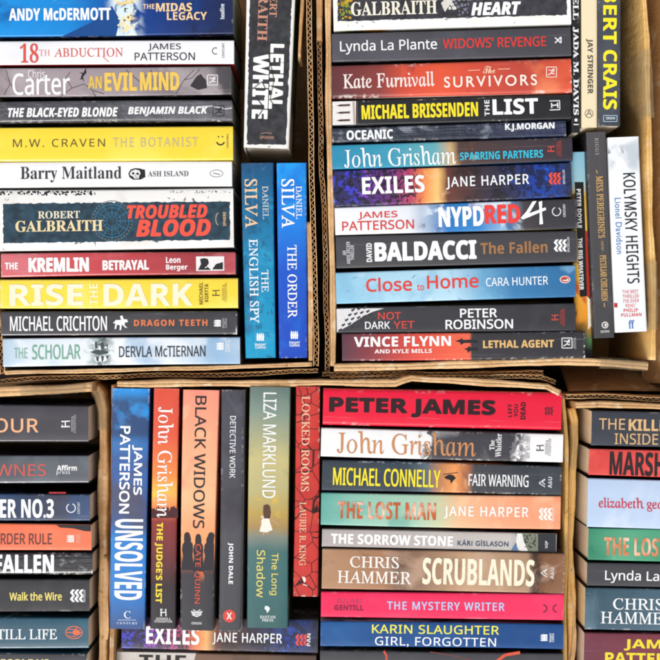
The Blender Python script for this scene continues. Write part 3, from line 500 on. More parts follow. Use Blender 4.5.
book('red to black book with soldiers in silhouette, lowest of the upper right stack', GB, 'H', (342, 333.5, 361, 585, 331, 358), .001,
     dict(stops=[(0, '#5c3c48'), (.12, '#8c3f44'), (.3, '#d84e40'), (.45, '#e86448'), (.525, '#e8694c'), (.535, '#3c3a3e'), (1, '#333236')], noise=[('#f08a68', 20, .55, .7, .4, .3, .52)], warp=.004), dict(stops=[(0, '#2c1c22'), (.5, '#5c2420'), (.55, '#1a1a1c')]),
     [au('VINCE FLYNN', (354, 336.3, 451, 346.5), '#f6eeec', 'sb', w=.35), au('AND KYLE MILLS', (374.5, 349, 432, 353.2), '#f2e4e0', 'sb', w=.15), ti('LETHAL AGENT', (483, 340, 554, 347.8), '#e0b878', 'sb', w=.25), im('SIMON &\nSCHUSTER', (573, 337.5, 576, 349), '#c8c8cc', 'sr', rot=90)],
     [(PIC, '#262428', 1, 'poly', [(455, 341), (460, 339.5), (462, 338), (463, 340), (472, 339.5), (478, 340.5), (478, 343), (464, 343), (461, 345), (460, 342.5)]), (PIC, '#262428', 1, 'poly', [(464, 349), (468, 347.5), (469, 346), (471, 347.5), (478, 347.5), (478, 350.5), (470, 351), (468, 353), (467, 350.3)])] + lg_box(567, 343, 10, 10, '#e6e4e2'))
book('very thin black book with white lettering between the upper right stack and the cream book', GB, 'V', (-92, 571.5, 579.5, 133, 571.5, 580), -.002,
     dict(stops=[(0, '#17171a')], noise=[('#8a8480', 60, .56, .64, .6, 0, .5)]), '#201e20',
     [au('JADA M. DAVIS', (572.8, 27, 578.6, 115), '#f0f0f0', 'rb', w=.2), ti('ONE FOR HELL', (572.8, -70, 578.6, 20), '#f0f0f0', 'rb', w=.2)],
     [(EM, '#e8e8e8', 1, 'disc', 576, 120, 1.6, 1.6), (EM, '#e8e8e8', 1, 'line', [(573.5, 124.5), (578.5, 124.5)], 1)])
book('cream book with dark thin capitals, standing beside the grey book with yellow lettering', GB, 'V', (-90, 580.5, 597, 127.5, 581.5, 597.5), -.001,
     dict(stops=[(0, '#ecdcb8')], noise=[('#e0cfa6', 18, .5, .7, .6)]), '#c9b48a',
     [au('JAY STRINGER', (586, 39, 593, 94), '#55514c', 'sb', w=.1), ti('RUNAWAY TOWN', (586, -70, 593, -10), '#a03c2c', 'sb')],
     [(EM, '#55514c', 1, 'ring', 589, 113.7, 4.3, 4.3, .6), (EM, '#55514c', 1, 'line', [(586.4, 116), (589, 110.5), (591.6, 116)], .7), (EM, '#55514c', 1, 'line', [(587.5, 114), (590.5, 114)], .6)], page='#e9dfc8')
book('grey book with large bright yellow capitals running down it, beside the carton wall', GB, 'V', (-110, 598.5, 622, 126, 598, 620.5), .001,
     dict(stops=[(0, '#4c4f57'), (1, '#43464e')], noise=[('#5c5f68', 18, .5, .7, .6)]), dict(stops=[(0, '#2c2c30'), (1, '#34353a')]),
     [au('ROBERT', (603, -43, 617, 44), '#f2e52e', 'sb', w=.35), au('CRAIS', (603, 50, 617, 109.5), '#f2e52e', 'sb', w=.35), im('ORION', (606, 117, 615, 119.5), '#d8e4ec', rot=90)],
     [(EM, '#a8c4d4', 1, 'line', [(603.5, 115.5), (617, 115.5), (617, 121.5), (603.5, 121.5), (603.5, 115.5)], .7)], page='#e2d8c8')
book('thin yellow and orange picture book with black label strip, half hidden by the stack', GB, 'V', (152, 569, 587.2, 362, 576, 593), -.012,
     dict(stops=[(0, '#8ac4dc'), (.14, '#a8d0dc'), (.2, '#e8b848'), (.4, '#f0cc60'), (.6, '#f0b83c'), (.8, '#f0a030'), (.88, '#4c7a50'), (.93, '#181818'), (1, '#151515')], noise=[('#c8542c', 40, .56, .66, .8, .2, .9), ('#f8e4a0', 34, .56, .68, .8, .2, .85), ('#3a2c20', 60, .62, .68, .8, .12, .9)]), '#2a2620',
     [au('PETER DOYLE', (577, 189, 581.3, 228), '#f0f0f0', 'sb', w=.15), ti('THE BIG WHATEVER', (578.6, 238, 583, 290), '#f0f0f0', 'sb', w=.15)],
     [('printed_panel', '#141414', 0, 'poly', [(574.5, 182), (583.5, 182), (588, 296), (580, 297)]), (PIC, '#b03020', 1, 'poly', [(585, 230), (588, 232), (590.5, 300), (587, 296)]), (PIC, '#f8f0d8', 1, 'poly', [(587.5, 296), (590.5, 298), (591, 326), (588, 330)])])
book('dark grey book with ornate dull gold lettering, beside the white book', GB, 'V', (132, 586, 606, 338, 594, 614.5), .001,
     dict(stops=[(0, '#4c4a4c'), (1, '#3f3e40')], noise=[('#5a585a', 16, .5, .7, .5)], rough=.55), '#242224',
     [au('RIGGS', (595, 138, 598.6, 155), '#b8b2a8', 'r', sp=1.3), ti("MISS PEREGRINE'S", (597, 176, 604, 238), '#c9a468', 'r', w=.25), ti('HOME FOR', (600.6, 241, 602.6, 250), '#b09464', 'r'), ti('PECULIAR CHILDREN', (600.5, 255, 607, 301), '#c9a468', 'r', w=.25), im('QUIRK', (600.5, 330.3, 609.5, 333), '#d8d4cc', rot=90)],
     [(EM, '#e0dcd4', 1, 'ring', 605, 325, 3.4, 3.4, 1.1), (EM, '#e0dcd4', 1, 'disc', 605.5, 325, 1.2, 1.6), (PIC, '#c9a468', 1, 'line', [(596.3, 170), (597.3, 173.5)], .8), (PIC, '#c9a468', 1, 'line', [(602.8, 241), (603.2, 251)], .4), (PIC, '#c9a468', 1, 'line', [(604, 303), (604.5, 307)], .8)])
book('bright white book with tall black capitals, small blue author name and red quotation', GB, 'V', (137, 607.5, 639, 332, 615, 647.5), .002,
     dict(stops=[(0, '#eef1f3')], noise=[('#b4bec6', 40, .42, .60, .8, 0.02, .17), ('#6c747a', 75, .54, .64, .85, .04, .15), ('#dfeaf0', 14, .52, .7, .5)]), '#dad8d4',
     [ti('KOLYMSKY HEIGHTS', (625, 173, 637.5, 283.5), '#2c2c30', 'sr', w=.35, sp=1.1), au('Lionel Davidson', (615.5, 198, 622, 254), '#5a86c0', 'sl', w=.1, sp=1.1)] +
     [(('quotation_lettering'), s, b, '#e0605c', 'sr', dict(rot=90, w=.06)) for s, b in (("'THE BEST", (622, 290, 638.5, 293.4)), ('THRILLER', (622.5, 294.6, 639, 298)), ("I'VE EVER", (623, 299.2, 639, 302.6)), ("READ.'", (625.5, 303.8, 636, 307.2)))] +
     [('quotation_lettering', s, b, '#d84c48', 'sb', dict(rot=90)) for s, b in (('PHILIP', (623.5, 308.6, 638, 312)), ('PULLMAN', (621, 313.2, 641.5, 316.6)))] + [im('ff', (628.5, 320, 634.5, 328.5), '#3c6cb4', 'rb', rot=90)],
     [(PIC, '#c23430', 1, 'poly', [(614, 303), (617.5, 303), (617.6, 307.5), (614.2, 307.5)])], wear=.2)

# ================================================================ LOWER LEFT BOX
GC = 'paperbacks stacked in the lower left carton'
book('dark grey book with large peach capitals, topmost of the lower left stack', GC, 'H', (-147, 404, 442, 88.5, 406, 442), 0,
     dict(stops=[(0, '#3f3d42'), (1, '#46444a')], noise=[('#524f56', 18, .5, .7, .6)]), dict(stops=[(0, '#0c2c50'), (.4, '#0c4c86'), (.7, '#143c68'), (1, '#141c28')], noise=[('#0c1018', 40, .45, .6, .8), ('#2c8ccc', 50, .62, .7, .6)]),
     [ti('THE DARK HOUR', (-134, 418, 38.5, 432.3), '#eeb48a', 'sr', w=.45, sp=1.05), im('HODDER &\nSTOUGHTON', (71, 415, 76, 433), '#c8c4c8', 'sr', rot=90)], lg_H(65.5, 424, .95, '#ececec'), page='#dccfbd')
book('blue grey book in tonal blocks with thin red capitals, second in the lower left stack', GC, 'H', (-145, 455, 484, 88.5, 455.5, 483), 0,
     dict(stops=[(0, '#5a6068'), (.61, '#5a6068'), (.62, '#50555c'), (.76, '#565b62'), (.77, '#5f656c'), (.87, '#5c6168'), (.88, '#53585f'), (1, '#575c63')], warp=.001, noise=[('#6c727a', 30, .5, .7, .5)]), dict(stops=[(0, '#2c2c30'), (.5, '#4c2a2a'), (1, '#26262c')]),
     [au('ANNA DOWNES', (-88, 464, 46, 476), '#cc5f58', 'sr', w=.15), im('Affirm', (57, 465, 77, 470.6), '#f2f2f2', 'sb', w=.15), im('press', (56.5, 471.3, 70, 475.3), '#e8e8e8', 'sl', sp=1.2)], [], page='#d8cfc4')
book('dark blue book with tall white capitals, number three and a small ring emblem', GC, 'H', (-144, 494, 522, 90, 494.5, 521), 0,
     dict(stops=[(0, '#2c3c58'), (.7, '#34445f'), (.85, '#44485a'), (1, '#4a4a58')], noise=[('#3a5a86', 14, .5, .66, .6)]), dict(stops=[(0, '#0c1c30'), (.5, '#143c64'), (.8, '#1c2028'), (1, '#181820')], noise=[('#0c0c10', 40, .5, .6, .7)]),
     [ti('MURDER NO.3', (-44, 499, 54, 518), '#f0f2f4', 'sb', w=.45), im('CENTURY', (77.5, 502, 80, 514), '#c8ccd0', rot=90)], [(EM, '#eceef0', 1, 'ring', 71, 508, 4.8, 4.8, .9, -70, 240), ('shelf_sticker', '#b02830', 1, 'poly', [(49, 492), (66, 492), (66, 493.6), (49, 493.6)])], page='#dcd0c0')
book('orange book with a black corner and outlined dark title, in the lower left stack', GC, 'H', (-143, 523, 551.5, 91.5, 524.5, 550.5), 0,
     dict(stops=[(0, '#ee7a56')], noise=[('#f49070', 16, .5, .7, .5)]), '#1e1c20',
     [ti('THE MURDER RULE', (-38, 533.5, 52, 544.5), '#6a3c3c', 'sr', w=.25), im('Harper\nCollins', (76, 533.5, 80.5, 543), '#f0b8a0', rot=90)],
     [(PIC, '#28262a', 0, 'poly', [(56, 524.8), (91, 525), (91, 531.5), (84, 531), (74, 528.5), (60, 527.5)])] + lg_flame(70.5, 538.5, .9, '#f4e8e0'), page='#e6d6b8')
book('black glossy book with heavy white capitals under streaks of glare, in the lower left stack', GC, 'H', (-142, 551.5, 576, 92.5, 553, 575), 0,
     dict(stops=[(0, '#2b2a2e'), (1, '#222226')], streak=1.1, rough=.14, gloss=1, noise=[('#a8a8ac', 90, .58, .66, .5)]), '#2c3a40',  # light grey blotches add glare to the black as colour
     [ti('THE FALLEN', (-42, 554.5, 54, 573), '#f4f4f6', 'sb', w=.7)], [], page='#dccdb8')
book('dark grey book with small pale yellow title and white stacked wave emblem', GC, 'H', (-144, 579, 613, 89.5, 579.5, 611.5), 0,
     dict(stops=[(0, '#3d3c3e'), (1, '#3a393c')], noise=[('#4a494c', 20, .5, .7, .5)], rough=.5), dict(stops=[(0, '#1c3038'), (1, '#182024')], noise=[('#0c1418', 40, .5, .6, .6)]),
     [ti('Walk the Wire', (9.5, 592, 62, 600.6), '#e9d97a', 'sr', w=.35), im('MACMILLAN', (83, 590, 85.5, 602), '#d0d0d4', rot=90)], lg_zig(77, 595.7, 1.45, '#f0f0f0'), page='#dccfba')
book('deep teal book with white serif title and an orange oval emblem', GC, 'H', (-146, 617, 650, 88.5, 618, 648.5), 0,
     dict(stops=[(0, '#1f4a5c'), (1, '#1f5468')], noise=[('#2c6a80', 16, .5, .7, .5)]), dict(stops=[(0, '#16303c'), (.6, '#3c6a78'), (1, '#24424c')], noise=[('#d8e0d0', 40, .62, .7, .6)]),
     [ti('STILL LIFE', (-9, 629, 57, 639.5), '#e8eef0', 'r', w=.3)], [(EM, '#e0704c', 1, 'ring', 74, 632.5, 8.6, 6.6, .9), (EM, '#e0704c', 1, 'line', [(66.5, 632.5), (81.5, 632.5)], .9), (EM, '#e0704c', 1, 'disc', 76.5, 632.5, 3.8, 3), (EM, '#e0704c', 1, 'line', [(68, 629), (75, 629.6), (78, 627)], .7), (EM, '#e0704c', 1, 'line', [(68, 636), (76, 636.6)], .7)], page='#d8c8b0')
book('charcoal book with cream capitals, at the bottom edge of the lower left stack', GC, 'H', (-146, 653, 684, 87, 654, 684), 0,
     dict(stops=[(0, '#3f3e42'), (1, '#3c3b40')], noise=[('#4c4b50', 20, .5, .7, .5)]), dict(stops=[(0, '#3c7088'), (1, '#2c5468')]),
     [ti('THE PEOPLE VS', (-30, 659, 49, 669), '#eadca0', 'sb', w=.2)], [], page='#d8c8b0')

# ================================================================ LOWER MIDDLE BOX, STANDING BOOKS
GD = 'paperbacks in the lower middle carton'
book('blue book with a dark shadowed face and bold white lettering, leftmost standing book', GD, 'V', (388.5, 112, 150, 629, 109.5, 145), .001,
     dict(stops=[(0, '#149ae4'), (.12, '#1c88d0'), (.3, '#385c98'), (.45, '#4a4c68'), (.54, '#3a5488'), (.63, '#1c80cc'), (.85, '#1a7cca'), (1, '#2c4c84')], noise=[('#0c6cc0', 16, .5, .66, .5), ('#1c3866', 34, .34, .50, .9, .035, .21), ('#3a6ca8', 80, .54, .64, .6, .05, .18), ('#4c4a5c', 24, .45, .62, .7, .25, .6)], warp=.03), dict(stops=[(0, '#0c3f80'), (1, '#0c2c60')]),
     [au('PATTERSON', (119.5, 426, 130, 513.5), '#f4f6f8', 'sr', w=.6), au('JAMES', (131.8, 445, 142.3, 495), '#f4f6f8', 'sr', w=.6), ti('UNSOLVED', (114.5, 519, 143, 600), '#f4f6f8', 'sb', w=.35), im('C', (124, 611, 131, 618.5), '#e8eef2', 'r', rot=90, w=.1), im('CENTURY', (117, 622, 137.5, 624.2), '#d8e0e8', 'rb', rot=90, sp=1.3)],
     [(PIC, '#e0e8f0', 1, 'line', [(118, 620), (136, 620)], .4)])
sky_ = []; rr_ = random.Random(3); x_ = 151.6
while x_ < 178:
    w_ = rr_.uniform(1.5, 3.5); sky_.append((PIC, '#4a1c22', 0, 'poly', [(x_, 518), (x_, 512-rr_.uniform(0, 7)), (min(178, x_+w_), 511-rr_.uniform(0, 5)), (min(178, x_+w_), 518)])); x_ += w_
book('red and yellow sunset book with a city skyline and white and yellow lettering', GD, 'V', (388.5, 153.8, 179.5, 629, 150, 176), .001,
     dict(stops=[(0, '#d84c34'), (.2, '#e05c3c'), (.36, '#f08c44'), (.44, '#f6c84c'), (.5, '#e8743c'), (.56, '#8c2c2c'), (.7, '#6c2a2c'), (.82, '#302024'), (1, '#2c2a2e')], noise=[('#f4a060', 22, .54, .66, .6, 0, .5), ('#b83c34', 30, .55, .68, .6, .5, .75)], warp=.02), dict(stops=[(0, '#1a1416'), (.15, '#c83c2c'), (.3, '#201416')], noise=[('#e04c34', 40, .58, .64, .9, 0, .5)]),
     [au('John Grisham', (157.5, 407, 173, 517.5), '#f8f2ee', 'r', w=.1), ti("THE JUDGE'S LIST", (154.5, 522.5, 162.5, 603), '#f2d838', 'sb', w=.25), im('HODDER &\nSTOUGHTON', (154.5, 617.5, 172, 622.5), '#d8d4d4', 'sb', rot=90)],
     sky_ + lg_H(163.5, 612.5, .85, '#ececec', 0))
sil = []
for cx, cy, s_, lean_ in ((187.5, 536, 1.0, 1), (198.3, 537.5, .9, 0), (210, 536.5, 1.1, -3)):
    c_ = '#2c2a30'; dx = lean_*.4
    sil += [(PIC, c_, 0, 'disc', cx-dx, cy-.5, 3.0*s_, 3.5*s_), (PIC, c_, 1, 'poly', [(cx-dx-3.0*s_, cy-1), (cx-dx, cy-2), (cx-dx+3.0*s_, cy-1), (cx+3.6*s_, cy+3), (cx+3.2*s_, cy+7), (cx-3.2*s_, cy+7.5), (cx-3.5*s_, cy+3)]),
            (PIC, c_, 2, 'poly', [(cx-3.0*s_, cy+5.5), (cx+3.0*s_, cy+5), (min(cx+5.2*s_, 214.0), cy+8), (min(cx+5.6*s_, 214.0), cy+14), (min(cx+4.8*s_, 213.8), cy+20), (min(cx+5.8*s_, 213.8), cy+27), (min(cx+6*s_, 213.7), cy+34), (max(cx-6*s_, 181), cy+34), (max(cx-5.6*s_, 181), cy+27), (cx-4.4*s_, cy+20), (max(cx-5.6*s_, 181), cy+14), (cx-5*s_, cy+8.5)])]
book('peach book with three women in silhouette and thin black capitals', GD, 'V', (390, 183, 219.5, 630.5, 180, 213.5), .001,
     dict(stops=[(0, '#f2947c'), (.2, '#f6a880'), (.45, '#f8bc8c'), (.55, '#f6a878'), (.66, '#f0a060'), (.72, '#8c4c34'), (.77, '#37343a'), (1, '#36363a')], noise=[('#ee7c6c', 18, .54, .68, .6, 0, .4), ('#f8cc98', 26, .55, .7, .5, 0, .6), ('#e87c3c', 60, .6, .66, .8, .6, .78)], warp=.01), dict(stops=[(0, '#b83c34'), (.4, '#e06a4c'), (.7, '#2c2424')], noise=[('#1c1618', 40, .5, .6, .6)]),
     [ti('BLACK WIDOWS', (194, 396, 205.5, 528.5), '#2f2a2c', 'sr', w=.3), au('CATE QUINN', (194, 544, 200.5, 603.5), '#d8563c', 'sr', w=.1), im('ORION', (191.5, 622, 201.5, 624.4), '#d8d8d8', rot=90)],
     sil + [(EM, '#e8e8e8', 1, 'line', [(191+k, 609+k*2.6+2.4), (196.7, 611.5+k*3.0+1.5), (202.4-k, 609+k*2.6+2.4)], 1.1) for k in (0, .6, 1.2)] + [(EM, '#e8e8e8', 1, 'line', [(193, 609.5), (196.7, 612), (200.4, 609.5)], .8)])
book('narrow charcoal book with thin white capitals and a red round emblem', GD, 'V', (390, 221.5, 244, 631.5, 218.6, 241), .001,
     dict(stops=[(0, '#44444e'), (.3, '#4c4c56'), (.48, '#3c3a40'), (.55, '#45434a'), (.6, '#4c4b50'), (1, '#434246')], noise=[('#2c2a30', 18, .5, .58, .6, 0, .58), ('#5c5c68', 24, .55, .66, .5, 0, .6)]), '#d4d2d0',
     [ti('DETECTIVE WORK', (229.8, 416, 235.6, 478), '#e8e8ea', 'sr', w=.12), au('JOHN DALE', (227.6, 542.5, 233.2, 584), '#f0f0f0', 'sb', w=.15), im('X', (226.5, 612.6, 232, 619.2), '#f4f0ee', 'sb', rot=90)],
     [(EM, '#dc4a3c', 0, 'disc', 229.2, 616, 6.3, 6.3)])
wm = [(PIC, '#efe9dc', 1, 'poly', [(261, 516), (268.5, 516), (270, 522), (272.5, 530), (266, 532.5), (259.5, 531.5), (261.5, 523)]), (PIC, '#5c4030', 2, 'poly', [(263.5, 505.5), (267, 504), (270, 506), (271, 513), (269.5, 518.5), (264, 518.5), (263, 512)]), (PIC, '#c89878', 2, 'line', [(269, 516.5), (274, 521), (279, 524.5)], 1.5), (PIC, '#c89878', 2, 'line', [(263, 517), (259.5, 523)], 1.3), (PIC, '#c89878', 0, 'line', [(264, 531), (263.5, 535)], 1.3), (PIC, '#c89878', 0, 'line', [(267.5, 531), (268, 534.5)], 1.3)]
book('hazy green and yellow book with a woman in a white dress in a field', GD, 'V', (387, 249.8, 290.5, 628, 246.8, 288), .002,
     dict(stops=[(0, '#5c7068'), (.1, '#7c9084'), (.3, '#c4b87c'), (.42, '#b8b078'), (.52, '#b89c4c'), (.575, '#a8884c'), (.62, '#7c8478'), (.68, '#3c6a68'), (.85, '#2f6464'), (1, '#2c5c5c')], noise=[('#8a9c80', 18, .52, .68, .5, 0, .5), ('#dcb440', 50, .56, .66, .6, .45, .6), ('#5c6c50', 26, .58, .7, .4, .1, .6)], warp=.02), dict(stops=[(0, '#8c8c74'), (.4, '#a08c4c'), (.7, '#3c4038'), (1, '#2c3c3c')], noise=[('#2a1c14', 30, .52, .6, .7)]),
     [au('LIZA MARKLUND', (262.7, 392.5, 276, 498), '#eef0ec', 'sr', w=.2), ti('The Long', (269.5, 553, 278.5, 595), '#e0d470', 'sr', w=.15), ti('Shadow', (256.5, 550, 265.3, 597.5), '#e0d470', 'sr', w=.15), im('BANTAM\nPRESS', (260, 615.5, 275.5, 621.5), '#dfe8e4', 'rb', rot=90)],
     wm + [(EM, '#e4ece8', 1, 'poly', [(265, 606), (268, 606.5), (270, 608), (269, 611), (267, 613), (266.5, 610.5), (264.5, 609)]), (EM, '#e4ece8', 1, 'disc', 267, 607.5, 1.8, 1.6)])
book('red book covered in a black crackle pattern with thin cream capitals', GD, 'V', (386.5, 296, 320, 596.5, 293, 318), .002,
     dict(stops=[(0, '#c83c34'), (1, '#c83a32')], noise=[('#a82c28', 26, .5, .66, .5), ('#d8503c', 20, .55, .7, .5)], crack=('#2c1416', 58)), dict(stops=[(0, '#1c1416')], noise=[('#8c2420', 30, .55, .62, .6)]),
     [ti('LOCKED ROOMS', (301.5, 396, 309.5, 491.5), '#ecc8a8', 'r', w=.1), au('LAURIE R. KING', (299.5, 502, 306, 565.5), '#ecc8a8', 'r', w=.08)],
     [(EM, '#f0ded0', 1, 'poly', [(302, 576.5), (305, 577), (306, 580), (304.5, 583), (303, 580)]), (EM, '#f0ded0', 1, 'line', [(303, 584.5), (307.5, 585.5)], .8)])
book('small dark book of purple and gold with a white title, lying below the standing books', GD, 'H', (121.6, 616, 648.8, 318, 620, 653.6), -.022,
     dict(stops=[(0, '#242654'), (.12, '#3a2c6a'), (.22, '#6a2c70'), (.32, '#a8405c'), (.39, '#e8884c'), (.43, '#e8b070'), (.48, '#6a3c30'), (.6, '#3c2c30'), (.75, '#262c50'), (.86, '#143c90'), (1, '#202030')],
          noise=[('#4044d8', 90, .47, .56, .75, -.1, .2), ('#c05098', 90, .50, .6, .6, .12, .33), ('#17141c', 260, .49, .54, .9, -.1, .36), ('#20181c', 50, .52, .62, .7, .5, .8), ('#101018', 130, .46, .56, .8, .68, 1.1), ('#2c6cf0', 190, .60, .68, .7, .72, .95)], warp=.03), '#141420',
     [ti('EXILES', (146, 626.5, 199.5, 644.5), '#f4f0f0', 'sb', w=.3), au('JANE HARPER', (212.5, 633, 282, 645), '#eef0f2', 'sr', w=.25, sp=1.1), im('PAN', (307, 633.5, 310.5, 646), '#e8e8ec', 'sb', rot=90)],
     lg_zig(301.5, 640, 1.3, '#e4543c'))
book('brown and white book lying under the small dark book of purple and gold', GD, 'H', (116, 651, 682, 316, 655, 685), -.028,
     dict(stops=[(0, '#b89684'), (.3, '#b08c76'), (.38, '#8c6c58'), (.7, '#7c6250'), (1, '#5c4c40')], noise=[('#5c4438', 20, .5, .66, .6)]), dict(stops=[(0, '#e8e2da'), (.4, '#e8e2da'), (.42, '#7c5c48'), (1, '#5c483c')], warp=.01),
     [ti('THE', (139, 655, 186, 668), '#241e1c', 'sb', w=.2), au('TIM', (226, 663, 250, 675), '#c8c0b8', 'sb')],
     [(PIC, '#ded8d0', 0, 'poly', [(117, 651.8), (196, 653.3), (192, 668), (117, 664)])])

# ================================================================ LOWER MIDDLE BOX, LYING STACK
book('crimson pink book with heavy black capitals, topmost of the lower middle stack', GD, 'H', (323, 388, 425, 561.5, 392.5, 430.5), .001,
     dict(stops=[(0, '#e60036'), (1, '#e20034')], noise=[('#ee1040', 16, .5, .7, .4)], rough=.2, gloss=.6), dict(stops=[(0, '#2a1418'), (1, '#301014')]),
     [au('PETER JAMES', (329, 398.5, 495.5, 417.5), '#2a0a14', 'sb', w=1.25), ti('LEFT', (508, 404, 512, 417), '#2a0a14', 'sb', rot=90), ti('YOU', (514, 404.5, 518, 417), '#2a0a14', 'sb', rot=90), ti('DEAD', (520.5, 402, 525.5, 419.5), '#2a0a14', 'sb', rot=90, w=.15)],
     lg_zig(549, 411, .95, '#5a1428'), wear=1.0)
wsp = []
book('white book with a black smear across the middle and copper author name', GD, 'H', (321, 427.5, 456.5, 563, 434, 462.5), 0,
     dict(stops=[(0, '#eeedeb'), (.432, '#eeedeb'), (.445, '#38363c'), (.79, '#38363c'), (.81, '#eeedeb'), (1, '#eeedeb')], warp=.05, noise=[('#dcdad6', 20, .52, .7, .4), ('#38363c', 110, .47, .52, 1, .42, .47), ('#38363c', 120, .5, .54, 1, .79, .84)]), dict(stops=[(0, '#8c3c34'), (.4, '#c0b8b0'), (1, '#2a2a2e')]),
     [au('John Grisham', (337, 432.5, 476, 455), '#c98c5c', 'r', w=.15), ti('The', (489.5, 440, 494.5, 450), '#eeeeee', 'rb', rot=90), ti('Whistler', (495.5, 433.5, 501.5, 457), '#eeeeee', 'rb', rot=90), im('‘The best\nthriller writer\nalive’ Ken Follett', (509.5, 436, 530, 458), '#a8a4a8', 'r', rot=90), im('HODDER &\nSTOUGHTON', (545, 439, 551, 456), '#76747a', 'sr', rot=90)],
     wsp + lg_H(540, 448, .85, '#3a3238'))
book('slate grey book with tall yellow author name and an orange glow around a small helicopter', GD, 'H', (322, 460, 490.5, 561.5, 466.5, 495.5), 0,
     dict(stops=[(0, '#3c444c'), (.35, '#3c4854'), (.44, '#5c6c78'), (.5, '#c08458'), (.55, '#ec9c5c'), (.6, '#b8744c'), (.635, '#48484c'), (1, '#3f454c')], noise=[('#f4c88c', 40, .56, .66, .6, .48, .6), ('#30343c', 30, .54, .66, .4)], warp=.015), dict(stops=[(0, '#28405c'), (.4, '#3c5c84'), (.55, '#d87c4c'), (.72, '#c86c44'), (.8, '#28303a'), (1, '#28303a')], noise=[('#1c1c20', 40, .58, .66, .7)]),
     [au('MICHAEL CONNELLY', (333, 468.5, 440.5, 486.5), '#f0de30', 'sr', w=.5), ti('FAIR WARNING', (468.6, 474.5, 528.5, 486.5), '#eeeeee', 'sr', w=.2), im('A&U', (548, 477, 552, 488), '#d8dade', 'sb', rot=90)],
     [(PIC, '#1c1a1c', 1, 'poly', [(444, 477), (449, 474.5), (453, 475), (456, 478), (453, 481), (451, 484), (450, 480), (446, 479)]), (PIC, '#1c1a1c', 1, 'line', [(443, 474.5), (458, 472.5)], .7)] + lg_au(543, 483, 1.0, '#d8dade'))
book('teal to peach book with metallic copper title and white author name', GD, 'H', (321, 492.5, 525, 560.5, 496, 529.5), .001,
     dict(stops=[(0, '#5ea89c'), (.15, '#8cc0ac'), (.4, '#a8cab0'), (.5, '#c8c8a0'), (.58, '#ecb88c'), (.75, '#f0a47c'), (1, '#f0966c')], noise=[('#4c9c90', 22, .5, .64, .6, 0, .45), ('#f8c89c', 22, .54, .68, .6, .45, 1)], warp=.02), dict(stops=[(0, '#2c3c40'), (.5, '#6c5c48'), (1, '#8c4c34')]),
     [ti('THE LOST MAN', (338, 502, 436, 519.5), '#c8683c', 'sb', foil=1, w=.2), au('JANE HARPER', (444, 506.5, 528.5, 519), '#f8f2ec', 'sr', w=.4, sp=1.2), im('MACMILLAN', (551.5, 507, 554, 521), '#f8ece0', rot=90)],
     lg_zig(545.5, 514, 1.4, '#fbf6f0'))
book('slim pale grey book with white capitals and a landscape at one end', GD, 'H', (322, 528.5, 547, 556.5, 533.5, 552.5), -.002,
     dict(stops=[(0, '#b4aca8'), (.5, '#bcb4ae'), (.8, '#c4beb8'), (.815, '#b8b4b0'), (1, '#b0aca8')], noise=[('#c8c2bc', 18, .5, .7, .5)], warp=.005), dict(stops=[(0, '#3c3836'), (.5, '#c8c0b0'), (.6, '#2c2420'), (1, '#2c241e')], noise=[('#8c6c4c', 40, .55, .65, .6)]),
     [ti('THE SORROW STONE', (331, 534.5, 453, 545), '#f4f2f0', 'sb', w=.45), au('KÁRI GÍSLASON', (457.5, 539.8, 508.5, 546.2), '#3c5068', 'sl', w=.25, sp=1.1), im('UQP', (545, 541, 548.2, 548), '#e0e0e0', rot=90)],
     [(PIC, '#2c2e34', 0, 'poly', [(538, 533.6), (556, 533.9), (556, 551.8), (538, 551.4)]), (PIC, '#7c8470', 0, 'poly', [(515, 533.2), (538, 533.6), (538, 551.4), (526, 551.2), (520, 543)]), (PIC, '#e8e6e0', 1, 'poly', [(517, 533.4), (522, 533.5), (524, 542), (528, 551), (520, 551), (516, 545)]), (PIC, '#3c3c34', 1, 'specks', 524, 535, 536, 548, 34, 1.2), (PIC, '#5a7ca0', 1, 'poly', [(511, 550), (516, 542), (518, 551)]), (PIC, '#2c2a2c', 3, 'poly', [(388, 539), (391, 537), (394, 535.5), (392.5, 538.5), (394, 540.5), (391.5, 540)])])
book('brown earth toned book with thin white author name and tall cream title', GD, 'H', (322, 548.5, 589, 564.5, 553.5, 594), .001,
     dict(stops=[(0, '#b48c6c'), (.25, '#a87c5c'), (.33, '#785a48'), (.42, '#94745c'), (.6, '#c09c7c'), (.85, '#ac8c70'), (.875, '#5c4030'), (.9, '#7c5438'), (1, '#8c6448')], noise=[('#c8a890', 22, .54, .68, .6), ('#5c4438', 28, .56, .68, .5), ('#3c2820', 60, .56, .66, .7, .86, 1), ('#33241c', 150, .40, .5, .95, .865, .895)], warp=.015), dict(stops=[(0, '#3c302a'), (1, '#4c382c')]),
     [au('CHRIS', (350, 556.5, 399, 568), '#f2ece4', 'r', w=.25), au('HAMMER', (337.5, 571, 411.5, 583.5), '#f2ece4', 'r', w=.25), ti('SCRUBLANDS', (422.5, 558.5, 534.5, 585.5), '#f2ead0', 'sb', w=.5), im('A&U', (550.5, 567.5, 554, 579), '#e0d8d0', 'sb', rot=90)],
     lg_au(545, 573, 1.0, '#e0d8d0'))
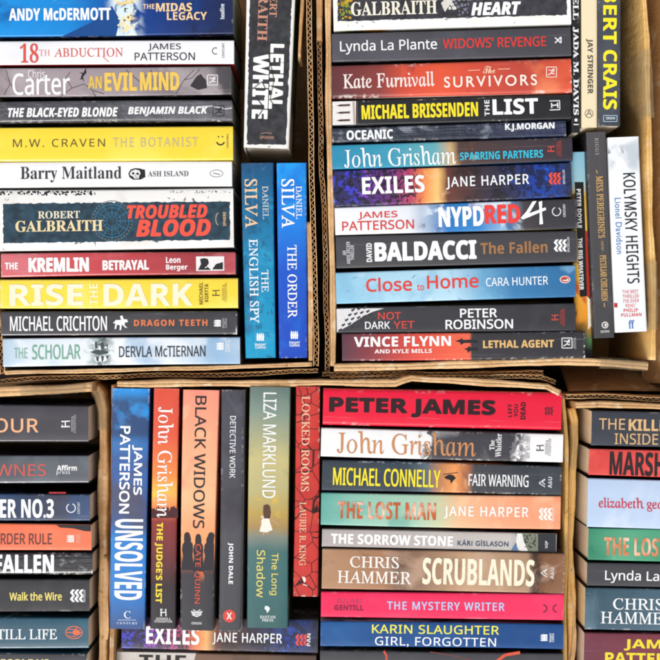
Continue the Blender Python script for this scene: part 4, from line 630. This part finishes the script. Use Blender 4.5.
book('hot pink book with small pale lilac capitals and a double crescent emblem', GD, 'H', (321, 591.5, 617, 563.5, 594, 620.5), .001,
     dict(stops=[(0, '#ee2c5c'), (1, '#ec3260')], noise=[('#f24a74', 16, .5, .7, .4)], rough=.4), dict(stops=[(0, '#7c1430')]),
     [au('SULARI', (336.5, 599, 362, 603.6), '#c03c64', 'sb'), au('GENTILL', (334, 605, 363.5, 610.5), '#8c1c44', 'sb', w=.2), ti('THE MYSTERY WRITER', (387, 601.8, 504.5, 610.3), '#bcc4e8', 'sr', w=.45, sp=1.2)],
     [(EM, '#7c1c3c', 1, 'ring', 542.5, 608.5, 5, 4.4, 1.4, -80, 80), (EM, '#7c1c3c', 1, 'ring', 557.5, 608.5, 5, 4.4, 1.4, 100, 260)])
book('blue book with yellow author name over white title, lying under the hot pink one', GD, 'H', (320.5, 621, 646.5, 563.5, 624, 649.5), -.001,
     dict(stops=[(0, '#1c5490'), (.3, '#184c88'), (1, '#1a4a84')], noise=[('#2c66a0', 16, .5, .7, .5)]), dict(stops=[(0, '#a0a8b8'), (.3, '#d8d4d0'), (.5, '#6c5c64'), (.7, '#9c6c74'), (1, '#3c2c34')], noise=[('#2c2428', 50, .54, .64, .7)]),
     [au('KARIN SLAUGHTER', (372, 625, 499, 634), '#e8e45c', 'sr', w=.25, sp=1.05), ti('GIRL, FORGOTTEN', (375, 637.2, 496, 647.2), '#f0f4f8', 'sr', w=.12, sp=1.08), im('Harper\nCollins', (549, 633, 554, 642), '#e0e8f0', rot=90)],
     lg_flame(544, 637.5, .85, '#eef2f6'))
book('dark grey book with sweeping orange red lines, at the bottom edge', GD, 'H', (320, 650.5, 684, 563, 653.5, 685), -.001,
     dict(stops=[(0, '#414144'), (1, '#3c3c40')], noise=[('#4c4c50', 20, .5, .7, .5)]), '#1c1c1e',
     [ti('THE LONG GAME', (360, 665, 480, 678), '#eeeeee', 'sb')],
     [(PIC, '#cc4c38', 0, 'line', [(384, 651), (386.5, 656), (386.5, 664), (384, 684)], 2.2), (PIC, '#7c3c34', 0, 'line', [(430, 652), (450, 655), (470, 660), (490, 664)], .9), (PIC, '#d8583c', 1, 'line', [(496, 662), (505, 655), (520, 652.6)], 3), (PIC, '#cc4c38', 0, 'line', [(500, 665), (503, 684)], 3)])

# ================================================================ LOWER RIGHT BOX
GE = 'paperbacks stacked in the lower right carton'
book('dark slate book with thin gold capitals, topmost of the lower right stack', GE, 'H', (591.5, 410.5, 445.5, 829, 415, 450), 0,
     dict(stops=[(0, '#3c4048'), (1, '#3c4048')], noise=[('#4a4e58', 20, .5, .7, .5)]), '#1a1a1e',
     [ti('THE', (599, 418.5, 625, 429.5), '#d8b07c', 'sr', w=.1), ti('KILLER', (628.6, 419.5, 676, 431), '#dcb480', 'sb', w=.3), ti('INSIDE', (614.5, 433.5, 658, 444.5), '#d8b07c', 'sr', w=.1), ti('ME', (663, 434, 682, 445), '#d8b07c', 'sr', w=.1)], [], page='#e0ccae')
book('red book with heavy black condensed capitals, second in the lower right stack', GE, 'H', (588.8, 448.5, 475, 824, 455, 484), 0,
     dict(stops=[(0, '#e0483e'), (1, '#d8443c')], noise=[('#c83a34', 30, .5, .66, .5), ('#f06a5c', 80, .58, .7, .5)]), '#3c1414',
     [ti('MARSHALL', (609.5, 452.5, 694, 476.5), '#2c2024', 'sb', w=.5)], [], page='#dfcbb0')
book('very thick pale blue book with small red lower case lettering', GE, 'H', (587.5, 478, 527, 822, 484, 533), .001,
     dict(stops=[(0, '#b8cce6'), (1, '#c4d0e6')], noise=[('#a4c0e0', 14, .5, .68, .5), ('#dce4f0', 20, .55, .7, .5)]), '#2c3440',
     [au('elizabeth george', (598.5, 498, 678, 511.5), '#c8384c', 'r', w=.3)], [], page='#e4d8c4')
book('green book with metallic copper and white capitals, under the thick pale blue one', GE, 'H', (588.3, 527.8, 560, 826, 533, 567), 0,
     dict(stops=[(0, '#3c8c6c'), (.15, '#5ca884'), (.4, '#4c9c78'), (1, '#a8c8a0')], noise=[('#2c7a5c', 20, .5, .66, .6), ('#8cc4a0', 26, .56, .7, .5)]), '#143428',
     [ti('THE LOST MAN', (604, 538, 702, 556.5), '#d88c60', 'sb', foil=1, w=.3)], [], page='#dccab4')
book('matt charcoal book with thin white author name, in the middle of the lower right stack', GE, 'H', (587, 562.5, 586, 824, 568, 592), 0,
     dict(stops=[(0, '#3f3e42'), (1, '#3c3b40')], noise=[('#4a494e', 18, .5, .7, .5)], rough=.5), '#141416',
     [au('Lynda La Plante', (605, 571, 703, 584), '#f0f0f0', 'sr', w=.2)], [], page='#dcc8b0')
book('cloudy slate blue book with white serif author name, above the maroon book', GE, 'H', (585, 587.5, 629.5, 822, 592, 634), .001,
     dict(stops=[(0, '#34505f'), (.4, '#4c6878'), (1, '#3c5868')], noise=[('#6c8896', 16, .52, .68, .6), ('#283c48', 22, .55, .7, .5)]), '#16242c',
     [au('CHRIS', (613, 598.5, 663, 610), '#eef0f0', 'r', w=.2), au('HAMMER', (600.7, 612, 675, 624), '#eef0f0', 'r', w=.2)], [], page='#e0c89c')
book('maroon book with yellow capitals, lowest visible in the lower right stack', GE, 'H', (584, 632.5, 672, 820, 637, 677), .001,
     dict(stops=[(0, '#6c2c3c'), (.3, '#7c3040'), (1, '#541c2c')], noise=[('#8c4450', 18, .5, .7, .5), ('#3c1c28', 24, .55, .7, .5)]), dict(stops=[(0, '#5c1420')]),
     [au('JAMES', (624, 639.5, 684, 651), '#ecd838', 'sb', w=.3), au('PATTERSON', (605, 653, 702, 664.5), '#ecd838', 'sb', w=.3)], [], page='#dcc8b4')

# ================================================================ CARTONS
TAN = card_mat('#d9b484', '#b98e5e', .6, 1); TAN2 = card_mat('#cda472', '#a9804e', .5, 2); GOLD = card_mat('#e4bc78', '#cda058', .35, 3); DARK = card_mat('#b98f60', '#9a744a', .4, 4)
def carton(label):
    r = bpy.data.objects.new('cardboard_box', None); C.objects.link(r); r['label'] = label; r['category'] = 'cardboard box'; r['group'] = 'cardboard boxes of books'; r.empty_display_size = .05; return r
def sample(path, step):
    P = [Vector(p) for p in path]; out = []; tot = 0
    for a, b in zip(P, P[1:]):
        d = (b-a).length; k = max(1, int(d/step))
        for s in range(k): out.append(a.lerp(b, s/k))
    out.append(P[-1]); return out
def wall(name, path, zt, th, parent, mat, inner=None, fluted=False, lean=(0, 0), zb=None, seed=0, rough=.6, period=6.2, mid=None):
    """path in photo pixels along the centre of the rim; th in mm. Rim wobbles and sags like worn board."""
    zb = GROUND+.003 if zb is None else zb; rnd = random.Random(seed+len(path)*7+int(th*10)); th /= 1000
    top = sample([unp(x, y, zt) for x, y in path], period/2000 if fluted else .004)
    n = len(top); ph = [rnd.uniform(0, 6.28) for _ in range(6)]
    def nz(s, a, b): return (math.sin(s*a+ph[0])+math.sin(s*a*2.3+ph[1])*.6+math.sin(s*b+ph[2])*.35+math.sin(s*b*3.1+ph[3])*.2)
    fr_ = []; s = 0
    for i, p in enumerate(top):
        if i: s += (p-top[i-1]).length
        t = (top[min(n-1, i+1)]-top[max(0, i-1)]); t.z = 0; t.normalize(); nn = Vector((-t.y, t.x, 0))
        off = nz(s, 22, 90)*rough/2000; zz = nz(s+5, 35, 160)*rough*1.1/1000
        fr_.append((p+nn*off, nn, zz, s))
    L_ = Vector((lean[0]/1000, -lean[1]/1000, 0))
    bm = bmesh.new()
    def sheet(off0, t, zoff=0, zig=None, mi=0):
        rows = []
        for i, (p, nn, zz, s) in enumerate(fr_):
            o = off0 if zig is None else (zig if i % 2 else -zig)*(1-.35*rough*abs(math.sin(s*47+ph[2])*math.sin(s*13)))
            row = []
            for f, g in ((0, 0), (.08, .1), (.5, .5), (1, 1)):
                c = p + nn*o + L_*g; z_ = (zt+zz+zoff)*(1-f)+zb*f
                wv = math.sin(s*31+ph[4]+f*3)*.0008*rough*math.sin(math.pi*f)
                row.append((c+nn*wv, z_))
            rows.append((row, nn))
        fr2, bk = [], []
        for ri, (row, nn) in enumerate(rows):
            torn = max(0, math.sin(ri*.11+ph[1]+off0*900)+math.sin(ri*.043+ph[2])+.4*math.sin(ri*.9)-1.1)*.003*rough
            row = [(c, z_-(torn if q_ == 0 and zig is None else 0)) for q_, (c, z_) in enumerate(row)]; fr2.append([bm.verts.new(((c+nn*t/2).x, (c+nn*t/2).y, z_)) for c, z_ in row]); bk.append([bm.verts.new(((c-nn*t/2).x, (c-nn*t/2).y, z_)) for c, z_ in row])
        for i in range(n-1):
            for k in range(3):
                bm.faces.new([fr2[i][k], fr2[i+1][k], fr2[i+1][k+1], fr2[i][k+1]]).material_index = mi
                bm.faces.new([bk[i][k], bk[i][k+1], bk[i+1][k+1], bk[i+1][k]]).material_index = mi
            bm.faces.new([fr2[i][0], bk[i][0], bk[i+1][0], fr2[i+1][0]]).material_index = mi
        for i in (0, n-1):
            for k in range(3): bm.faces.new([fr2[i][k], fr2[i][k+1], bk[i][k+1], bk[i][k]]).material_index = mi
    if fluted:
        sheet(th/2-.00035, .0007, 0); sheet(-th/2+.00035, .0007, .0008); sheet(0, .0008, -.0008, zig=th/2-.0009, mi=1)
    else:   # folded board: rounded rim with a crease line
        prof = [(-.5, .22), (-.5, .035), (-.42, .012), (-.25, .002), (-.06, -.001), (.0, .008), (.05, .0), (.25, .002), (.42, .012), (.5, .035), (.5, .22)]
        rows = []
        for i, (p, nn, zz, s) in enumerate(fr_):
            row = []; tw = 1+.18*math.sin(s*60+ph[5])*rough+rnd.uniform(-.03, .03)
            zbot = zb
            for a, dpt in [(-.5, 1), (-.5, .5)]+prof+[(.5, .5), (.5, 1)]:
                if dpt >= .2: z_ = (zt+zz)*(1-dpt)+zbot*dpt; g = dpt
                else: z_ = zt+zz-dpt*th*6+rnd.uniform(-1, 1)*.00025*rough; g = 0
                if abs(a) < .02 and dpt > .005: z_ -= .0008
                c = p+nn*(a*th*tw)+L_*g+nn*math.sin(s*31+ph[4])*.001*rough*(1 if .1 < dpt < .9 else 0); row.append(bm.verts.new((c.x, c.y, z_)))
            rows.append(row)
        for a, b in zip(rows, rows[1:]):
            for k in range(len(a)-1): f = bm.faces.new([a[k], a[k+1], b[k+1], b[k]]); f.smooth = True
        bm.faces.new(rows[0]); bm.faces.new(rows[-1][::-1])
    bmesh.ops.recalc_face_normals(bm, faces=bm.faces[:])
    me = bpy.data.meshes.new(name); bm.to_mesh(me); bm.free()
    return link(name, me, [mat, mid or DARK], parent)
def floor(x0, y0, x1, y1, parent, mat=None):
    a, b = unp(x0, y0, 0), unp(x1, y1, 0); bm = bmesh.new(); z1, z0 = FLOOR-.0015, GROUND+.003; N = 12; g = []
    rnd = random.Random(int(x0)+5)
    for z_, am in ((z1, -.0012), (z0, 0)):
        g.append([[bm.verts.new((a.x+(b.x-a.x)*i/N, a.y+(b.y-a.y)*j/N, z_+(rnd.uniform(am, 0)))) for j in range(N+1)] for i in range(N+1)])
    for q in g:
        for i in range(N):
            for j in range(N): bm.faces.new([q[i][j], q[i+1][j], q[i+1][j+1], q[i][j+1]])
    for i in range(N):
        for j in (0, N): bm.faces.new([g[0][i][j], g[0][i+1][j], g[1][i+1][j], g[1][i][j]]); bm.faces.new([g[0][j][i], g[0][j][i+1], g[1][j][i+1], g[1][j][i]])
    bmesh.ops.recalc_face_normals(bm, faces=bm.faces[:]); me = bpy.data.meshes.new('bottom_panel'); bm.to_mesh(me); bm.free(); link('bottom_panel', me, mat or TAN2, parent)
def tape(pts, zt, parent, drop=.03, w_=10):
    """clear tape folded over a rim: pts = rim line in photo pixels"""
    m = MC.get('tape')
    if not m:
        m = bpy.data.materials.new('packing_tape'); m.use_nodes = True; b = m.node_tree.nodes['Principled BSDF']; b.inputs['Base Color'].default_value = lin('#d8c49c'); b.inputs['Roughness'].default_value = .12; b.inputs['Alpha'].default_value = .30
        q = m.node_tree.nodes.new('ShaderNodeTexNoise'); q.inputs['Scale'].default_value = 160; bp = m.node_tree.nodes.new('ShaderNodeBump'); bp.inputs['Strength'].default_value = .9; bp.inputs['Distance'].default_value = .002
        m.node_tree.links.new(q.outputs[0], bp.inputs['Height']); m.node_tree.links.new(bp.outputs[0], b.inputs['Normal']); MC['tape'] = m
    P = sample([unp(x, y, zt) for x, y in pts], .003); bm = bmesh.new(); rows = []; rnd = random.Random(len(pts)+int(pts[0][1]))
    for i, p in enumerate(P):
        t = (P[min(len(P)-1, i+1)]-P[max(0, i-1)]); t.z = 0; t.normalize(); nn = Vector((-t.y, t.x, 0)); row = []
        for a, dz in ((-w_/2-1, -drop), (-w_/2-.6, -.004), (-w_/2+.5, .0018), (0, .0026), (w_/2-.5, .0018), (w_/2+.6, -.004), (w_/2+1, -drop)):
            c = p+nn*(a/1000+rnd.uniform(-.0004, .0004)); row.append(bm.verts.new((c.x, c.y, zt+dz+rnd.uniform(-.0003, .0006))))
        rows.append(row)
    for a, b in zip(rows, rows[1:]):
        for k in range(6): bm.faces.new([a[k], a[k+1], b[k+1], b[k]])
    me = bpy.data.meshes.new('packing_tape'); bm.to_mesh(me); bm.free(); link('packing_tape', me, m, parent)

A = carton('cardboard box in the upper left with a bare corrugated edge beside the royal blue book')
wall('side_panel', [(308, -95), (308.5, 0), (311, 130), (314, 260), (316, 340), (315.5, 366)], .001, 5.2, A, TAN, fluted=True, mid=TAN2, seed=1)
wall('side_panel', [(-6, -95), (-5, 200), (-4, 300), (0, 335), (3, 374)], -.002, 5, A, TAN, fluted=True, seed=2)
wall('end_panel', [(5, 372.5), (60, 371.5), (120, 370.5), (200, 368), (312, 364)], -.001, 4, A, TAN, seed=3)
wall('end_panel', [(-4, -97), (306, -97)], 0, 5, A, TAN, seed=4)
wall('flap', [(308.3, 222), (309.5, 260), (311, 361)], -.002, 4.6, A, TAN, zb=-.09, seed=5)
wall('flap', [(303, -95), (302, 0), (299.5, 57)], -.004, 3, A, TAN2, zb=-.06, lean=(1, 0), seed=6)
wall('flap', [(0, 381), (40, 378), (110, 377), (220, 375), (318, 370)], -.010, 4.2, A, TAN2, fluted=True, zb=-.10, seed=7, rough=1.4)
floor(-4, -95, 313, 369, A)
Bx = carton('open cardboard box in the upper right with a wide tan inner wall and clear tape')
wall('side_panel', [(328, -116), (328, 0), (329, 100), (330.5, 200), (333, 300), (333.5, 366)], -.002, 6, Bx, TAN, seed=11)
wall('side_panel', [(643, -116), (644, 0), (648, 60), (649.5, 130), (651, 220), (654, 300), (653, 360)], .003, 5, Bx, GOLD, lean=(-12, 0), seed=12, rough=.8)
wall('end_panel', [(334, 367.5), (400, 366), (480, 364), (560, 361.5), (610, 363), (648, 366)], 0, 7.5, Bx, TAN, lean=(0, 1), seed=13)
wall('end_panel', [(330, -118), (645, -118)], 0, 5, Bx, TAN, seed=14)
wall('flap', [(318.5, -116), (319, 0), (321, 120), (324, 240), (327, 330), (328, 372)], -.012, 4.6, Bx, DARK, fluted=True, zb=-.12, seed=15, rough=1.6)
wall('flap', [(318.8, -116), (319.5, 40)], -.008, 6, Bx, TAN2, zb=-.05, seed=16)
wall('flap', [(322, 375), (400, 374), (470, 373), (543, 373)], -.012, 4, Bx, TAN2, fluted=True, zb=-.10, seed=17, rough=1.5)
floor(330, -116, 642, 362, Bx, GOLD)
tape([(646.5, 50), (648.6, 85), (649.5, 118)], .004, Bx, .05, 9); tape([(653, 262), (654, 300), (653.5, 330)], .004, Bx, .04, 8); tape([(600, 363), (625, 364), (646, 366)], .002, Bx, .02, 9)
Cx = carton('cardboard box in the lower left with a thick creased rim and taped corner')
wall('end_panel', [(-158, 396), (0, 391.5), (50, 390), (92, 386.5)], .001, 9, Cx, TAN, seed=21)
wall('side_panel', [(93, 387), (99, 394), (102.5, 410), (103, 450), (102.5, 490), (103, 530), (104, 580), (103, 640), (102, 692)], -.024, 9.5, Cx, TAN, seed=22, rough=.9)
wall('side_panel', [(-158, 396), (-158, 692)], 0, 5, Cx, TAN, seed=23)
wall('end_panel', [(-156, 692), (100, 692)], 0, 5, Cx, TAN, seed=24)
wall('flap', [(104.5, 556), (107, 575), (106.5, 620), (105, 640)], -.022, 3.2, Cx, TAN, zb=-.04, seed=25, rough=1.5)
floor(-158, 392, 100, 690, Cx)
tape([(96, 392), (101.5, 405), (103, 430)], -.022, Cx, .03, 10); tape([(20, 390.8), (60, 389.8), (85, 387.5)], .003, Cx, .012, 8)
D = carton('cardboard box in the lower middle holding both standing and lying books')
wall('end_panel', [(117, 384.5), (200, 383.5), (330, 382.5), (395, 383.5), (404, 380.5), (412, 378.5), (430, 380.5), (500, 383), (548, 386.5), (560, 393)], .001, 6.5, D, TAN, seed=31, rough=.9)
wall('side_panel', [(114, 385), (113, 480), (112.5, 600), (111.5, 692)], -.012, 5, D, TAN2, seed=32)
wall('side_panel', [(563.5, 395), (566.5, 450), (566.5, 520), (565.5, 600), (565, 692)], -.018, 3.6, D, GOLD, seed=33)
wall('end_panel', [(113, 694), (565, 694)], 0, 5, D, TAN, seed=34)
wall('flap', [(330, 378.2), (400, 377.5), (470, 376.5), (540, 378), (556, 383)], -.006, 4.2, D, TAN2, fluted=True, zb=-.08, seed=35, rough=1.6)
floor(113, 384, 565, 692, D)
E_ = carton('cardboard box in the lower right with a rounded folded corner beside the dark slate book')
wall('end_panel', [(576, 405), (600, 404), (660, 406.5), (838, 413)], .001, 6, E_, TAN, seed=41)
wall('side_panel', [(571.5, 408), (574.5, 420), (575, 440), (573, 470), (571.5, 510), (571, 560), (571.5, 620), (571, 692)], -.030, 7.5, E_, GOLD, seed=42, rough=1.0)
wall('side_panel', [(838, 408), (838, 692)], 0, 5, E_, TAN, seed=43)
wall('end_panel', [(573, 694), (836, 694)], 0, 5, E_, TAN, seed=44)
wall('flap', [(566, 398), (600, 396.5), (660, 399), (830, 405)], -.006, 4.4, E_, TAN, fluted=True, zb=-.09, seed=45, rough=1.4)
wall('flap', [(571.5, 590), (573.5, 610), (573.5, 650), (572, 660)], -.027, 3, E_, TAN, zb=-.04, seed=46, rough=1.5)
wall('flap', [(568, 390), (620, 389), (700, 391)], -.060, 3.6, E_, DARK, zb=-.12, lean=(0, -24), seed=47)
floor(573, 405, 836, 690, E_)
tape([(573.5, 425), (574, 450), (572.5, 470)], -.028, E_, .03, 8)
F = carton('brown cardboard box at the right edge of the photo, mostly cut off by the frame')
wall('side_panel', [(684, -116), (684, 40), (686, 200), (686, 392)], -.004, 6, F, DARK, seed=51)
wall('side_panel', [(960, -116), (960, 392)], -.004, 6, F, DARK, seed=52)
wall('end_panel', [(686, 394), (958, 394)], -.004, 6, F, DARK, seed=53)
wall('end_panel', [(686, -118), (958, -118)], -.004, 6, F, DARK, seed=54)
wall('flap', [(684, -110), (682, 40), (682, 200), (684, 385)], -.006, 4, F, TAN2, zb=-.085, lean=(-24, 0), seed=55)
floor(688, -114, 956, 390, F)
# ================================================================ GROUND
bm = bmesh.new(); 
for q in ((-60, -60), (60, -60), (60, 60), (-60, 60)): bm.verts.new((q[0], q[1], GROUND))
bm.faces.new(bm.verts[:]); me = bpy.data.meshes.new('ground'); bm.to_mesh(me); bm.free()
gm = card_mat('#4c443c', '#38322c', .1, 9); g = link('ground', me, gm); g['kind'] = 'structure'

bpy.data.objects.remove(TC[1]); bpy.data.curves.remove(TC[0])
